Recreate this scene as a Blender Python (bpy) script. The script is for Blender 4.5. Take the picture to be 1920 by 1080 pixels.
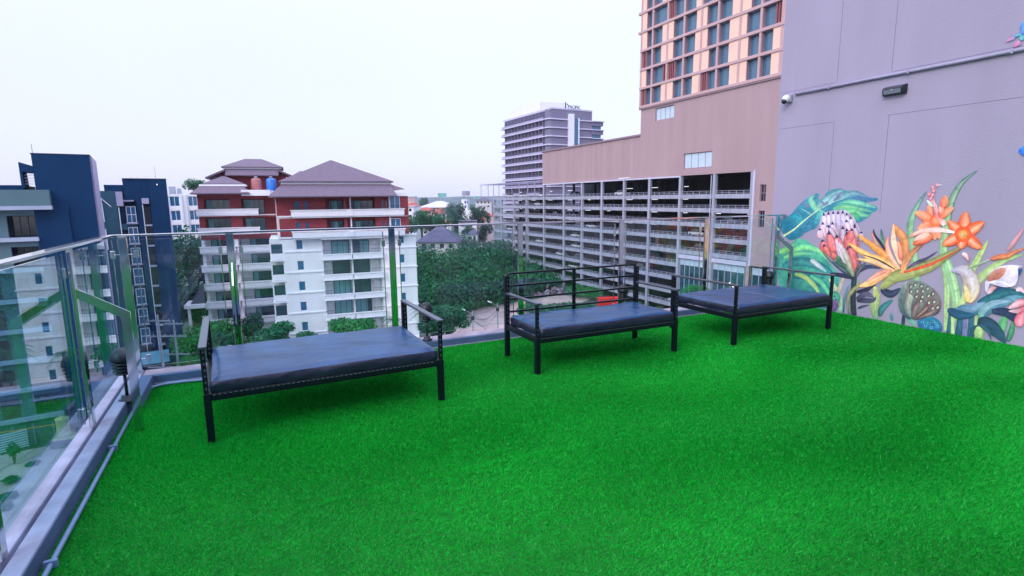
import bpy, math, random
import numpy as np
from mathutils import Vector, Matrix
random.seed(7)
S = bpy.context.scene
for o in list(bpy.data.objects): bpy.data.objects.remove(o)
C = S.collection
rad = math.radians

# ------------------------------------------------------------------ camera
EYE = 1.6; FPX = 1037.0
YAW, PIT, ROL = rad(25.355), rad(9.132), rad(-0.6127)
GZ = -24.0                       # street level below the roof terrace
fw = Vector((math.sin(YAW)*math.cos(PIT), math.cos(YAW)*math.cos(PIT), -math.sin(PIT)))
rt0 = Vector((math.cos(YAW), -math.sin(YAW), 0)); up0 = rt0.cross(fw)
rt = rt0*math.cos(ROL)+up0*math.sin(ROL); up = up0*math.cos(ROL)-rt0*math.sin(ROL)
cam = bpy.data.cameras.new('camera'); cam.sensor_width = 36; cam.lens = 36*FPX/1920
cam.clip_start = .05; cam.clip_end = 9000
co = bpy.data.objects.new('camera', cam); C.objects.link(co)
co.matrix_world = Matrix(((rt.x, up.x, -fw.x, 0), (rt.y, up.y, -fw.y, 0), (rt.z, up.z, -fw.z, EYE), (0, 0, 0, 1)))
S.camera = co
FH = Vector((math.sin(YAW), math.cos(YAW), 0))
# surveying helpers: where in the place a measured sight line meets the ground, a wall or a distance
def ray(px, py): return rt*((px-960)/FPX) - up*((py-540)/FPX) + fw
def atD(px, py, D):
    d = ray(px, py); return Vector((0, 0, EYE)) + d*(D/d.dot(FH))
def onZ(px, py, z=GZ):
    d = ray(px, py); return Vector((0, 0, EYE)) + d*((z-EYE)/d.z)
def onX(px, py, x):
    d = ray(px, py); return Vector((0, 0, EYE)) + d*(x/d.x)

# ------------------------------------------------------------------ sky, sun, exposure
SUN_EL, SUN_AZ = rad(34), rad(238)      # azimuth clockwise from +Y
W = bpy.data.worlds.new('World'); S.world = W; W.use_nodes = True
nt = W.node_tree; nt.nodes.clear(); N = nt.nodes.new; L = nt.links.new
out = N('ShaderNodeOutputWorld'); add = N('ShaderNodeAddShader')
b1 = N('ShaderNodeBackground'); b2 = N('ShaderNodeBackground')
sky = N('ShaderNodeTexSky'); sky.sky_type = 'NISHITA'; sky.sun_disc = False
sky.sun_elevation = SUN_EL; sky.sun_rotation = SUN_AZ; sky.air_density = 1.0; sky.dust_density = 3.0
L(sky.outputs[0], b1.inputs[0]); b1.inputs[1].default_value = 0.05
tc = N('ShaderNodeTexCoord'); sx = N('ShaderNodeSeparateXYZ'); L(tc.outputs['Generated'], sx.inputs[0])
mx = N('ShaderNodeMath'); mx.operation = 'MAXIMUM'; L(sx.outputs[2], mx.inputs[0]); mx.inputs[1].default_value = 0
pw = N('ShaderNodeMath'); pw.operation = 'POWER'; L(mx.outputs[0], pw.inputs[0]); pw.inputs[1].default_value = 2.4
ml = N('ShaderNodeMath'); ml.operation = 'MULTIPLY_ADD'; L(pw.outputs[0], ml.inputs[0]); ml.inputs[1].default_value = 2.3; ml.inputs[2].default_value = 1.0
ns = N('ShaderNodeTexNoise'); ns.inputs['Scale'].default_value = 2.2; ns.inputs['Detail'].default_value = 3
L(tc.outputs['Generated'], ns.inputs['Vector'])
nm = N('ShaderNodeMath'); nm.operation = 'MULTIPLY_ADD'; L(ns.outputs[0], nm.inputs[0]); nm.inputs[1].default_value = .10; nm.inputs[2].default_value = .95
m2 = N('ShaderNodeMath'); m2.operation = 'MULTIPLY'; L(ml.outputs[0], m2.inputs[0]); L(nm.outputs[0], m2.inputs[1])
b2.inputs[0].default_value = (.675, .70, .91, 1); L(m2.outputs[0], b2.inputs[1])
L(b1.outputs[0], add.inputs[0]); L(b2.outputs[0], add.inputs[1]); L(add.outputs[0], out.inputs[0])
sl = bpy.data.lights.new('sun', 'SUN'); sl.energy = 0.9; sl.angle = rad(18); sl.color = (1, .93, .88)
so = bpy.data.objects.new('sun', sl); C.objects.link(so)
sd = Vector((math.sin(SUN_AZ)*math.cos(SUN_EL), math.cos(SUN_AZ)*math.cos(SUN_EL), math.sin(SUN_EL)))
so.rotation_euler = sd.to_track_quat('Z', 'Y').to_euler()
S.view_settings.view_transform = 'Standard'; S.view_settings.look = 'None'
S.view_settings.exposure = 0.15; S.view_settings.gamma = 1; S.view_settings.use_curve_mapping = False
S.render.engine = 'CYCLES'; S.cycles.max_bounces = 8; S.cycles.transparent_max_bounces = 16
S.cycles.caustics_reflective = False; S.cycles.caustics_refractive = False

# ------------------------------------------------------------------ materials
MT = {}
def lin(c): return tuple(((v/255)/12.92 if v/255 <= .04045 else ((v/255+.055)/1.055)**2.4) for v in c)
def mat(name, col, rough=.6, metal=0, var=.12, scale=3, bump=0, bscale=40, spec=.5, coords='Object', streak=None):
    """principled paint with blotchy value variation and optional fine relief"""
    m = bpy.data.materials.new(name); m.use_nodes = True; MT[name] = m
    t = m.node_tree; n = t.nodes; p = n['Principled BSDF']
    p.inputs['Roughness'].default_value = rough; p.inputs['Metallic'].default_value = metal
    p.inputs['Specular IOR Level'].default_value = spec
    c = n.new('ShaderNodeTexCoord')
    if var > 0:
        a = n.new('ShaderNodeTexNoise'); a.inputs['Scale'].default_value = scale; a.inputs['Detail'].default_value = 6
        if streak:
            mp = n.new('ShaderNodeMapping'); mp.inputs['Scale'].default_value = streak
            t.links.new(c.outputs[coords], mp.inputs[0]); t.links.new(mp.outputs[0], a.inputs['Vector'])
        else: t.links.new(c.outputs[coords], a.inputs['Vector'])
        r = n.new('ShaderNodeMapRange'); r.inputs[1].default_value = .3; r.inputs[2].default_value = .7
        r.inputs[3].default_value = 1-var; r.inputs[4].default_value = 1+var*.6
        t.links.new(a.outputs[0], r.inputs[0])
        h = n.new('ShaderNodeVectorMath'); h.operation = 'SCALE'; h.inputs[0].default_value = col
        t.links.new(r.outputs[0], h.inputs['Scale']); t.links.new(h.outputs[0], p.inputs['Base Color'])
    else: p.inputs['Base Color'].default_value = (*col, 1)
    if bump > 0:
        b = n.new('ShaderNodeBump'); b.inputs['Strength'].default_value = bump; b.inputs['Distance'].default_value = .01
        a2 = n.new('ShaderNodeTexNoise'); a2.inputs['Scale'].default_value = bscale; a2.inputs['Detail'].default_value = 4
        t.links.new(c.outputs[coords], a2.inputs['Vector']); t.links.new(a2.outputs[0], b.inputs['Height'])
        t.links.new(b.outputs[0], p.inputs['Normal'])
    return m
def vmat(name, rough=.8, mul=1.0, trans=0, bump=0, spec=.3):
    """colour comes from the mesh's own 'tint' attribute (leaf by leaf, brush stroke by brush stroke)"""
    m = bpy.data.materials.new(name); m.use_nodes = True; MT[name] = m
    t = m.node_tree; n = t.nodes; p = n['Principled BSDF']; p.inputs['Roughness'].default_value = rough
    p.inputs['Specular IOR Level'].default_value = spec
    a = n.new('ShaderNodeAttribute'); a.attribute_name = 'tint'
    if name == 'paint':       # uneven brushed coverage of the mural
        tcn = n.new('ShaderNodeTexCoord'); nz = n.new('ShaderNodeTexNoise'); nz.inputs['Scale'].default_value = 9; nz.inputs['Detail'].default_value = 8; nz.inputs['Distortion'].default_value = 1.5
        mr = n.new('ShaderNodeMapRange'); mr.inputs[1].default_value = .3; mr.inputs[2].default_value = .7; mr.inputs[3].default_value = .70; mr.inputs[4].default_value = 1.14
        sc = n.new('ShaderNodeVectorMath'); sc.operation = 'SCALE'; t.links.new(tcn.outputs['Object'], nz.inputs['Vector']); t.links.new(nz.outputs[0], mr.inputs[0])
        t.links.new(a.outputs['Color'], sc.inputs[0]); t.links.new(mr.outputs[0], sc.inputs['Scale']); t.links.new(sc.outputs[0], p.inputs['Base Color'])
    else: t.links.new(a.outputs['Color'], p.inputs['Base Color'])
    if trans:
        tr = n.new('ShaderNodeBsdfTranslucent'); t.links.new(a.outputs['Color'], tr.inputs[0])
        mxs = n.new('ShaderNodeMixShader'); mxs.inputs[0].default_value = trans
        t.links.new(p.outputs[0], mxs.inputs[1]); t.links.new(tr.outputs[0], mxs.inputs[2])
        t.links.new(mxs.outputs[0], n['Material Output'].inputs[0])
    return m
def glassmat(name, tint, gloss=(1, 1, 1), boost=1.0):
    m = bpy.data.materials.new(name); m.use_nodes = True; MT[name] = m
    t = m.node_tree; n = t.nodes; n.remove(n['Principled BSDF'])
    tr = n.new('ShaderNodeBsdfTransparent'); tr.inputs[0].default_value = (*tint, 1)
    g = n.new('ShaderNodeBsdfGlossy'); g.inputs['Roughness'].default_value = .004; g.inputs[0].default_value = (*gloss, 1)
    f = n.new('ShaderNodeFresnel'); ge = n.new('ShaderNodeNewGeometry'); io = n.new('ShaderNodeMapRange')   # same reflectance entering and leaving the thin pane
    io.inputs[3].default_value = 1.5; io.inputs[4].default_value = 1/1.5; t.links.new(ge.outputs['Backfacing'], io.inputs[0]); t.links.new(io.outputs[0], f.inputs[0])
    k = n.new('ShaderNodeMath'); k.operation = 'MULTIPLY'; k.use_clamp = True; k.inputs[1].default_value = boost
    x = n.new('ShaderNodeMixShader'); t.links.new(f.outputs[0], k.inputs[0]); t.links.new(k.outputs[0], x.inputs[0])
    df = n.new('ShaderNodeBsdfDiffuse'); df.inputs[0].default_value = (.6, .62, .68, 1); dm = n.new('ShaderNodeMixShader')   # faint dust and dried rain smears
    dc = n.new('ShaderNodeTexCoord'); mp = n.new('ShaderNodeMapping'); mp.inputs['Scale'].default_value = (1, 1, .25); dn = n.new('ShaderNodeTexNoise'); dn.inputs['Scale'].default_value = 7; dn.inputs['Detail'].default_value = 7
    dr = n.new('ShaderNodeMapRange'); dr.inputs[1].default_value = .45; dr.inputs[2].default_value = .8; dr.inputs[3].default_value = .001; dr.inputs[4].default_value = .035
    t.links.new(dc.outputs['Object'], mp.inputs[0]); t.links.new(mp.outputs[0], dn.inputs['Vector']); t.links.new(dn.outputs[0], dr.inputs[0]); t.links.new(dr.outputs[0], dm.inputs[0])
    t.links.new(tr.outputs[0], dm.inputs[1]); t.links.new(df.outputs[0], dm.inputs[2])
    t.links.new(dm.outputs[0], x.inputs[1]); t.links.new(g.outputs[0], x.inputs[2])
    t.links.new(x.outputs[0], n['Material Output'].inputs[0]); return m
def emat(name, col, st):
    m = bpy.data.materials.new(name); m.use_nodes = True; MT[name] = m
    p = m.node_tree.nodes['Principled BSDF']; p.inputs['Base Color'].default_value = (*col, 1)
    p.inputs['Emission Color'].default_value = (*col, 1); p.inputs['Emission Strength'].default_value = st; return m
mat('navy', (.0003, .034, .108), .7, var=.10, scale=.6, spec=.15)
mat('navy_dark', (.001, .020, .085), .6, var=.15, scale=.6)
mat('teal_wall', (.010, .075, .14), .6, var=.12, scale=.8)
mat('grey_wall', (.085, .17, .215), .7, var=.10, scale=.5)
mat('grey_trim', (.36, .42, .56), .6, var=.10, scale=.7)
mat('lav_trim', (.38, .36, .55), .6, var=.10, scale=.7)
mat('white_wall', (.82, .83, .88), .7, var=.08, scale=.9, streak=(1, 1, .12))
mat('white_trim', (.84, .84, .92), .6, var=.06, scale=1.5)
mat('white_frame', (.72, .78, .86), .4, var=.03)
mat('brick', (.27, .036, .055), .75, var=.22, scale=2.5)
mat('roof_tile', (.128, .095, .145), .7, var=.15, scale=2.0)
mat('roof_red', (.36, .07, .06), .8, var=.2, scale=.6)
mat('roof_dark', (.09, .08, .15), .8, var=.2, scale=.5)
mat('roof_pale', (.50, .50, .60), .7, var=.12, scale=.2)
mat('roof_blue', (.10, .30, .42), .5, var=.15, scale=.6)
mat('cream', (.62, .60, .62), .8, var=.10, scale=.5)
mat('pinkwall', (.60, .42, .44), .8, var=.1, scale=.4)
mat('concrete', (.37, .385, .49), .75, var=.24, scale=.9, streak=(1.2, 1, .12))
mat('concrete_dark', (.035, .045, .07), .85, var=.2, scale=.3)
mat('interior', (.018, .035, .055), .9, var=.5, scale=.12)  # near black, the shade inside the car park put into the colour
mat('cladding', (.43, .30, .325), .65, var=.09, scale=.35, streak=(1, 1, .15))
mat('cladding_trim', (.30, .20, .25), .6, var=.05)
mat('tower_frame', (.58, .38, .40), .5, var=.05, scale=.3)
mat('peach', (.93, .62, .50), .45, var=.04, scale=.5)
mat('louvre', (.30, .09, .11), .6, var=.1)
mat('purple_wall', (.20, .185, .30), .7, var=.06, scale=.2)
mat('purple_band', (.62, .60, .78), .6, var=.05, scale=.3)
mat('tower_glass', (.07, .175, .29), .12, var=.12, scale=.5, spec=.9)
mat('blue_glass', (.02, .13, .28), .10, var=.2, scale=.5, spec=.9)
mat('teal_glass', (.02, .09, .12), .08, var=.4, scale=.5, spec=.9)
mat('dark_glass', (.006, .012, .025), .08, var=.3, scale=.5, spec=.9)
mat('bright_glass', (.55, .68, .82), .2, var=.06, scale=.8)
mat('curtain', (.16, .40, .44), .8, var=.25, scale=1.2, streak=(6, 1, .2))
mat('steel', (.62, .64, .66), .09, metal=1, var=.05, scale=5)
mat('steel_satin', (.60, .62, .66), .25, metal=1, var=.06, scale=6)
mat('black_steel', (.003, .005, .011), .36, var=.25, scale=30, bump=.1, bscale=160, spec=.28)
mat('vinyl', (.003, .048, .150), .34, var=.4, scale=4, bump=.8, bscale=9, spec=.5)  # cushion top, blue of the reflected sky put into the colour
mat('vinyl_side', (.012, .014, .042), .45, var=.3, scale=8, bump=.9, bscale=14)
mat('lamp_black', (.003, .008, .018), .4, var=.2, scale=20)
mat('lens', (.20, .24, .30), .3, var=.1)
mat('wall_lav', (.385, .345, .480), .8, var=.065, scale=1.3, streak=(1, 1.6, .35), bump=.3, bscale=55)
mat('joint', (.20, .18, .28), .9, var=.1)
mat('conduit', (.34, .33, .47), .45, var=.1, scale=8)
mat('pipe_blue', (.16, .25, .42), .4, var=.1, scale=10)
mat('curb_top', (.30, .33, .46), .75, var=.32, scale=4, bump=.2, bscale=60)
mat('curb_face', (.07, .12, .24), .8, var=.18, scale=5, bump=.2, bscale=60)  # kerb faces, shade put into this darker blue
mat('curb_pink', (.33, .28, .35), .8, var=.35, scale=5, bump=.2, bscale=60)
mat('turf_base', (.004, .17, .014), .95, var=.35, scale=6, bump=.4, bscale=120)
mat('cctv_white', (.75, .78, .80), .3, var=.04)
mat('solar', (.012, .06, .16), .15, var=.15, scale=30)
mat('dark_plastic', (.015, .018, .03), .4, var=.1)
mat('sand', (.42, .32, .32), .95, var=.30, scale=.35, bump=.3, bscale=2)
mat('asphalt', (.055, .07, .10), .9, var=.2, scale=.3)
mat('ground', (.05, .085, .085), .95, var=.5, scale=.03)
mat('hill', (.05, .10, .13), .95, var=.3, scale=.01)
mat('bark', (.10, .075, .06), .9, var=.3, scale=3)
mat('pole', (.27, .32, .38), .8, var=.15, scale=2)
mat('wire', (.02, .02, .03), .6, var=0)
mat('tank_blue', (.02, .16, .55), .35, var=.08)
mat('tank_brown', (.34, .12, .13), .5, var=.1)
mat('red_paint', (.75, .012, .02), .5, var=.08)
mat('orange', (.75, .25, .04), .5, var=.05)
mat('urn', (.50, .46, .26), .8, var=.12, scale=2)
mat('corrugated', (.55, .68, .78), .4, var=.1, scale=2)
mat('board_grey', (.30, .33, .50), .6, var=.35, scale=.15)
mat('board_green', (.16, .38, .40), .6, var=.2, scale=.2)
mat('rubble', (.24, .19, .22), .9, var=.4, scale=1)
mat('car_white', (.70, .72, .78), .25, var=.03)
mat('car_dark', (.05, .06, .10), .25, var=.05)
mat('tyre', (.015, .015, .02), .8, var=.1)
mat('rail_grey', (.42, .43, .58), .5, var=.05)
glassmat('rail_glass', (.90, .965, .98), boost=1.0)
glassmat('rail_glass_left', (.60, .84, .91), boost=1.35)
mat('slot_light', (.16, .19, .25), .6, var=.3, scale=60)  # pale tone painting the light that comes through the seat slots
mat('slot', (.07, .075, .11), .6, var=.3, scale=60)  # dimmer tone for light painted in the post and arm slots
mat('arm_steel', (.03, .035, .06), .28, var=.2, scale=30, spec=1.0)
mat('brick_dark', (.07, .035, .055), .8, var=.2, scale=2)
vmat('leaf', .7, trans=.25); vmat('grass', .5, trans=.35, spec=.2); vmat('paint', .85)
emat('tube', (.85, .92, 1), 1.6); emat('warm', (1, .85, .6), 2.0); emat('sign_yellow', (.9, .7, .2), .6)

# ------------------------------------------------------------------ mesh building
class MB:
    def __init__(s): s.v = []; s.f = []
    def add(s, vs, fs):
        o = len(s.v); s.v += [tuple(v) for v in vs]; s.f += [tuple(i+o for i in f) for f in fs]; return s
    def box(s, x0, x1, y0, y1, z0, z1):
        return s.add([(x0, y0, z0), (x1, y0, z0), (x1, y1, z0), (x0, y1, z0), (x0, y0, z1), (x1, y0, z1), (x1, y1, z1), (x0, y1, z1)],
                     [(0, 3, 2, 1), (4, 5, 6, 7), (0, 1, 5, 4), (1, 2, 6, 5), (2, 3, 7, 6), (3, 0, 4, 7)])
    def bar(s, a, b, w, h, upv=(0, 0, 1)):
        a = Vector(a); b = Vector(b); d = (b-a).normalized(); u = Vector(upv)
        if abs(d.dot(u)) > .99: u = Vector((0, 1, 0))
        r = d.cross(u).normalized()*w/2; u = r.cross(d).normalized()*h/2
        vs = [p+i*r+j*u for p in (a, b) for i, j in ((-1, -1), (1, -1), (1, 1), (-1, 1))]
        return s.add(vs, [(0, 1, 2, 3), (7, 6, 5, 4), (0, 4, 5, 1), (1, 5, 6, 2), (2, 6, 7, 3), (3, 7, 4, 0)])
    def tube(s, pts, r, n=8, caps=True):
        pts = [Vector(p) for p in pts]; rs = r if isinstance(r, (list, tuple)) else [r]*len(pts)
        vs = []; pu = None
        for i, p in enumerate(pts):
            d = (pts[min(i+1, len(pts)-1)]-pts[max(i-1, 0)]).normalized()
            u = pu if pu is not None else (Vector((0, 0, 1)) if abs(d.z) < .9 else Vector((1, 0, 0)))
            a = d.cross(u).normalized(); u = a.cross(d).normalized(); pu = u
            for k in range(n):
                t = 2*math.pi*k/n; vs.append(p+a*math.cos(t)*rs[i]+u*math.sin(t)*rs[i])
        fs = [(i*n+k, i*n+(k+1) % n, (i+1)*n+(k+1) % n, (i+1)*n+k) for i in range(len(pts)-1) for k in range(n)]
        if caps: fs += [tuple(range(n))[::-1], tuple((len(pts)-1)*n+k for k in range(n))]
        return s.add(vs, fs)
    def lathe(s, prof, c=(0, 0, 0), n=20):
        vs = [(c[0]+r*math.cos(2*math.pi*k/n), c[1]+r*math.sin(2*math.pi*k/n), c[2]+z) for r, z in prof for k in range(n)]
        fs = [(i*n+k, i*n+(k+1) % n, (i+1)*n+(k+1) % n, (i+1)*n+k) for i in range(len(prof)-1) for k in range(n)]
        fs += [tuple(range(n))[::-1], tuple((len(prof)-1)*n+k for k in range(n))]
        return s.add(vs, fs)
    def prism(s, poly, z0, z1):
        n = len(poly); vs = [(x, y, z0) for x, y in poly]+[(x, y, z1) for x, y in poly]
        return s.add(vs, [tuple(range(n))[::-1], tuple(range(n, 2*n))]+[(i, (i+1) % n, n+(i+1) % n, n+i) for i in range(n)])
    def grid(s, x0, x1, z0, z1, holes, y0, y1):
        """wall slab in the XZ plane between y0 and y1 with real rectangular openings"""
        xs = sorted({x0, x1}|{min(max(h[i], x0), x1) for h in holes for i in (0, 1)})
        for a, b in zip(xs, xs[1:]):
            if b-a < 1e-4: continue
            m = (a+b)/2; hz = sorted([(max(h[2], z0), min(h[3], z1)) for h in holes if h[0] < m < h[1]])
            z = z0
            for c, d in hz:
                if c > z+1e-4: s.box(a, b, y0, y1, z, c)
                z = max(z, d)
            if z < z1-1e-4: s.box(a, b, y0, y1, z, z1)
        return s
DZ = {}
def setp(o, label=None, cat=None, group=None, kind=None):
    for k, v in (('label', label), ('category', cat), ('group', group), ('kind', kind)):
        if v: o[k] = v
    return o
def thing(name, label, cat, loc=(0, 0, 0), rot=0, group=None, kind=None):
    o = bpy.data.objects.new(name, None); C.objects.link(o); o.empty_display_size = .3
    o.location = loc; o.rotation_euler = (0, 0, rot); DZ[o.name] = loc[2]
    return setp(o, label, cat, group, kind)
def mk(name, mb, m, parent=None, zabs=True, bev=0, smooth=False, seg=1):
    me = bpy.data.meshes.new(name); v = mb.v
    dz = DZ.get(parent.name, 0) if (parent and zabs) else 0
    if dz: v = [(a, b, c-dz) for a, b, c in v]
    me.from_pydata(v, [], mb.f); me.update(); me.materials.append(MT[m] if isinstance(m, str) else m)
    if smooth: me.polygons.foreach_set('use_smooth', [True]*len(me.polygons))
    o = bpy.data.objects.new(name, me); C.objects.link(o)
    if parent: o.parent = parent; DZ[o.name] = dz
    if bev:
        b = o.modifiers.new('bevel', 'BEVEL'); b.width = bev; b.segments = seg; b.limit_method = 'ANGLE'
    return o
def cp(o, parent, loc):
    c = o.copy(); C.objects.link(c); c.parent = parent; c.location = loc; return c
def part(name, m, parent, *boxes, bev=0):
    mb = MB()
    for b in boxes: mb.box(*b)
    return mk(name, mb, m, parent, bev=bev)
_wc = {}
def window(parent, x0, z0, w, h, y, nx=2, nz=1, frame='white_frame', glass='blue_glass', ft=.07, name='window'):
    """frame with mullions standing in the opening, pane as its sub-part"""
    k = (round(w, 2), round(h, 2), nx, nz, frame, glass, ft, name)
    dz = DZ.get(parent.name, 0)
    if k not in _wc:
        f = MB(); f.box(0, w, -.05, .05, 0, ft); f.box(0, w, -.05, .05, h-ft, h)
        for i in range(nx+1):
            x = ft/2+(w-ft)*i/nx; f.box(x-ft/2, x+ft/2, -.06, .04, ft, h-ft)
        for j in range(1, nz):
            z = h*j/nz; f.box(ft, w-ft, -.045, .03, z-ft/2, z+ft/2)
        g = MB().box(ft/2, w-ft/2, .0, .02, ft/2, h-ft/2)
        fo = mk(name, f, frame, parent, zabs=False); go = mk('pane', g, glass, fo, zabs=False)
        _wc[k] = (fo, go)
        fo.location = (x0, y, z0-dz); return fo
    fo, go = _wc[k]; c = cp(fo, parent, (x0, y, z0-dz)); g = cp(go, c, (0, 0, 0)); return c
def tinted(name, V, F, col, m, parent=None, smooth=False):
    """mesh from numpy arrays with a per-face tint"""
    me = bpy.data.meshes.new(name); V = np.asarray(V, dtype=np.float32); F = np.asarray(F, dtype=np.int32)
    nf, k = F.shape
    me.vertices.add(len(V)); me.vertices.foreach_set('co', V.ravel())
    me.loops.add(nf*k); me.loops.foreach_set('vertex_index', F.ravel())
    me.polygons.add(nf); me.polygons.foreach_set('loop_start', np.arange(0, nf*k, k, dtype=np.int32))
    me.update(calc_edges=True)
    at = me.color_attributes.new('tint', 'FLOAT_COLOR', 'CORNER')
    c = np.ones((nf, k, 4), dtype=np.float32); col = np.asarray(col, dtype=np.float32)
    c[:, :, :3] = col[:, None, :] if col.ndim == 2 else col
    at.data.foreach_set('color', c.ravel()); me.materials.append(MT[m])
    if smooth: me.polygons.foreach_set('use_smooth', [True]*nf)
    o = bpy.data.objects.new(name, me); C.objects.link(o)
    if parent: o.parent = parent; DZ[o.name] = DZ.get(parent.name, 0)
    return o
rng = np.random.default_rng(5)
def leaf_arrays(blobs, n, size, cols, droop=.3):
    """n small leaf clumps spread through ellipsoid blobs (cx,cy,cz,rx,ry,rz)"""
    B = np.array(blobs, float); vol = (B[:, 3]*B[:, 4]*B[:, 5])**(2/3); pi = rng.choice(len(B), n, p=vol/vol.sum())
    d = rng.normal(size=(n, 3)); d /= np.linalg.norm(d, axis=1)[:, None]
    r = rng.uniform(.45, 1.06, n)**.6
    P = B[pi, :3]+d*B[pi, 3:]*r[:, None]
    nrm = d+rng.normal(size=(n, 3))*.6; nrm[:, 2] += .4; nrm /= np.linalg.norm(nrm, axis=1)[:, None]
    t = np.cross(nrm, rng.normal(size=(n, 3))); t /= np.linalg.norm(t, axis=1)[:, None]; b = np.cross(nrm, t)
    s = size*rng.uniform(.5, 1.3, n)[:, None]
    V = np.stack([P-t*s, P-b*s*.45+t*s*.1, P+t*s*1.1-nrm*s*droop, P+b*s*.45], 1).reshape(-1, 3)
    F = np.arange(4*n).reshape(n, 4)
    ca, cb = np.array(cols[0]), np.array(cols[1])
    tb = rng.uniform(0, 1, len(B))[pi]*.6+rng.uniform(0, .4, n); tb = np.where(rng.uniform(0, 1, n) < .06, tb+.9, tb)
    return V, F, ca+(cb-ca)*tb[:, None]
GREENS = {'dark': ((.002, .040, .038), (.012, .105, .070)), 'mid': ((.005, .085, .055), (.022, .19, .085)),
          'bright': ((.008, .14, .05), (.04, .31, .07)), 'far': ((.03, .10, .11), (.07, .17, .14))}  # 'far' has the bluish haze of distance put into the leaf colour
_tc = {}
def tree(name, label, pos, h, cr, kind='mid', n=1400, leaf=.34, group=None, cat='tree', key=None, flat=.75, trunk=None):
    """tapered trunk with limbs, crown of leaf clumps in uneven blobs; pos on the ground"""
    t = thing(name, label, cat, (pos[0], pos[1], pos[2]), random.uniform(0, 6.28), group)
    R = random.Random(hash((round(pos[0]), round(pos[1]))) % 999)
    cz = h-cr*flat; tr = MB(); th = trunk if trunk else .035*h
    tr.tube([(0, 0, -.3), (R.uniform(-.2, .2), R.uniform(-.2, .2), cz*.5), (0, 0, cz)], [th, th*.75, th*.45], 7)
    blobs = []
    for i in range(9):
        a = i*2.4+R.uniform(-.4, .4); q = cr*R.uniform(.35, .68) if i else 0
        z = cz+cr*flat*R.uniform(-.45, .55); rr = cr*R.uniform(.34, .56)
        x, y = math.cos(a)*q, math.sin(a)*q
        blobs.append((x, y, z, rr, rr, rr*flat))
        tr.tube([(0, 0, cz*R.uniform(.45, .8)), (x*.5, y*.5, (cz+z)/2-.2), (x*.9, y*.9, z)], [th*.4, th*.28, th*.1], 5)
    mk('trunk', tr, 'bark', t, zabs=False)
    V, F, c = leaf_arrays(blobs, n, leaf, GREENS[kind]); tinted('crown', V, F, c, 'leaf', t)
    return t
def palm(name, label, pos, h, r=2.2, kind='mid', n=16, group=None):
    t = thing(name, label, 'palm', pos, random.uniform(0, 6), group)
    mk('trunk', MB().tube([(0, 0, -.3), (.1, 0, h*.5), (0, .1, h)], [.2, .15, .12], 8), 'bark', t, zabs=False)
    V = []; F = []; col = []
    ca, cb = np.array(GREENS[kind][0]), np.array(GREENS[kind][1])
    for k in range(n):
        a = k*2.399; e = random.uniform(-.1, 1.1); dx, dy = math.cos(a), math.sin(a)
        pts = []
        for i in range(9):
            s = i/8; hr = r*s*math.cos(e*.6); pts.append(Vector((dx*hr, dy*hr, h+r*(.9*math.sin(e)*s-.75*s*s))))
        side = Vector((-dy, dx, 0))
        for i in range(8):
            for sg in (-1, 1):
                for q in range(3):
                    p = pts[i].lerp(pts[i+1], q/3); ln = r*.32*math.sin(math.pi*(.12+.85*(i+q/3)/8))
                    tip = p+side*sg*ln+(pts[i+1]-pts[i])*.8+Vector((0, 0, -ln*.35)); w = (pts[i+1]-pts[i])*.16
                    o = len(V); V += [tuple(p), tuple(p+w), tuple(tip)]; F.append((o, o+1, o+2)); col.append(ca+(cb-ca)*random.random())
    tinted('crown', V, F, np.array(col), 'leaf', t); return t
def shrub(name, label, pos, h, r, kind='mid', n=500, leaf=.16, group=None, cat='shrub'):
    t = thing(name, label, cat, pos, 0, group); bl = []; st = MB()
    for i in range(7):
        a = i*2.4; q = r*random.uniform(.2, .65) if i else 0; rr = r*random.uniform(.35, .55)
        z = h*random.uniform(.45, .8); bl.append((math.cos(a)*q, math.sin(a)*q, z, rr, rr, min(rr, h*.35)))
        st.tube([(0, 0, 0), (math.cos(a)*q*.8, math.sin(a)*q*.8, z)], [.05, .02], 5)
    mk('stem', st, 'bark', t, zabs=False)
    V, F, c = leaf_arrays(bl, n, leaf, GREENS[kind]); tinted('foliage', V, F, c, 'leaf', t); return t
# ================================================================== GROUND, SAND, ROADS
def structure(name, mb, m): return setp(mk(name, mb, m), kind='structure')
gm = MB().box(-4000, 4000, -600, 7000, GZ-2, GZ); structure('ground', gm, 'ground')
def sheet(name, m, pts, z):
    mb = MB(); vs = [(p.x, p.y, z) for p in pts]; mb.add(vs, [tuple(range(len(vs)))]); return structure(name, mb, m)
sheet('sand_lot', 'sand', [Vector(p) for p in ((-45, 20, 0), (-10, 20, 0), (-14, 73, 0), (-26, 71.2, 0), (-45, 68, 0))], GZ+.004)
sheet('road', 'asphalt', [Vector(p) for p in ((-60, 72, 0), (-26, 74.5, 0), (-14, 77, 0), (20, 77, 0), (20, 84, 0), (-14, 83, 0), (-26, 80, 0), (-60, 77, 0))], GZ+.008)
sheet('dirt_road', 'sand', [onZ(x, y) for x, y in ((800, 640), (870, 600), (880, 578), (950, 570), (1050, 553), (1110, 560), (1060, 580), (1000, 590), (990, 640), (960, 680), (780, 690))], GZ+.012)
sheet('car_park', 'asphalt', [onZ(x, y) for x, y in ((1060, 536), (1180, 520), (1420, 575), (1300, 600), (1130, 556), (1075, 556))], GZ+.016)
hm = MB(); R = random.Random(3)
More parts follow.
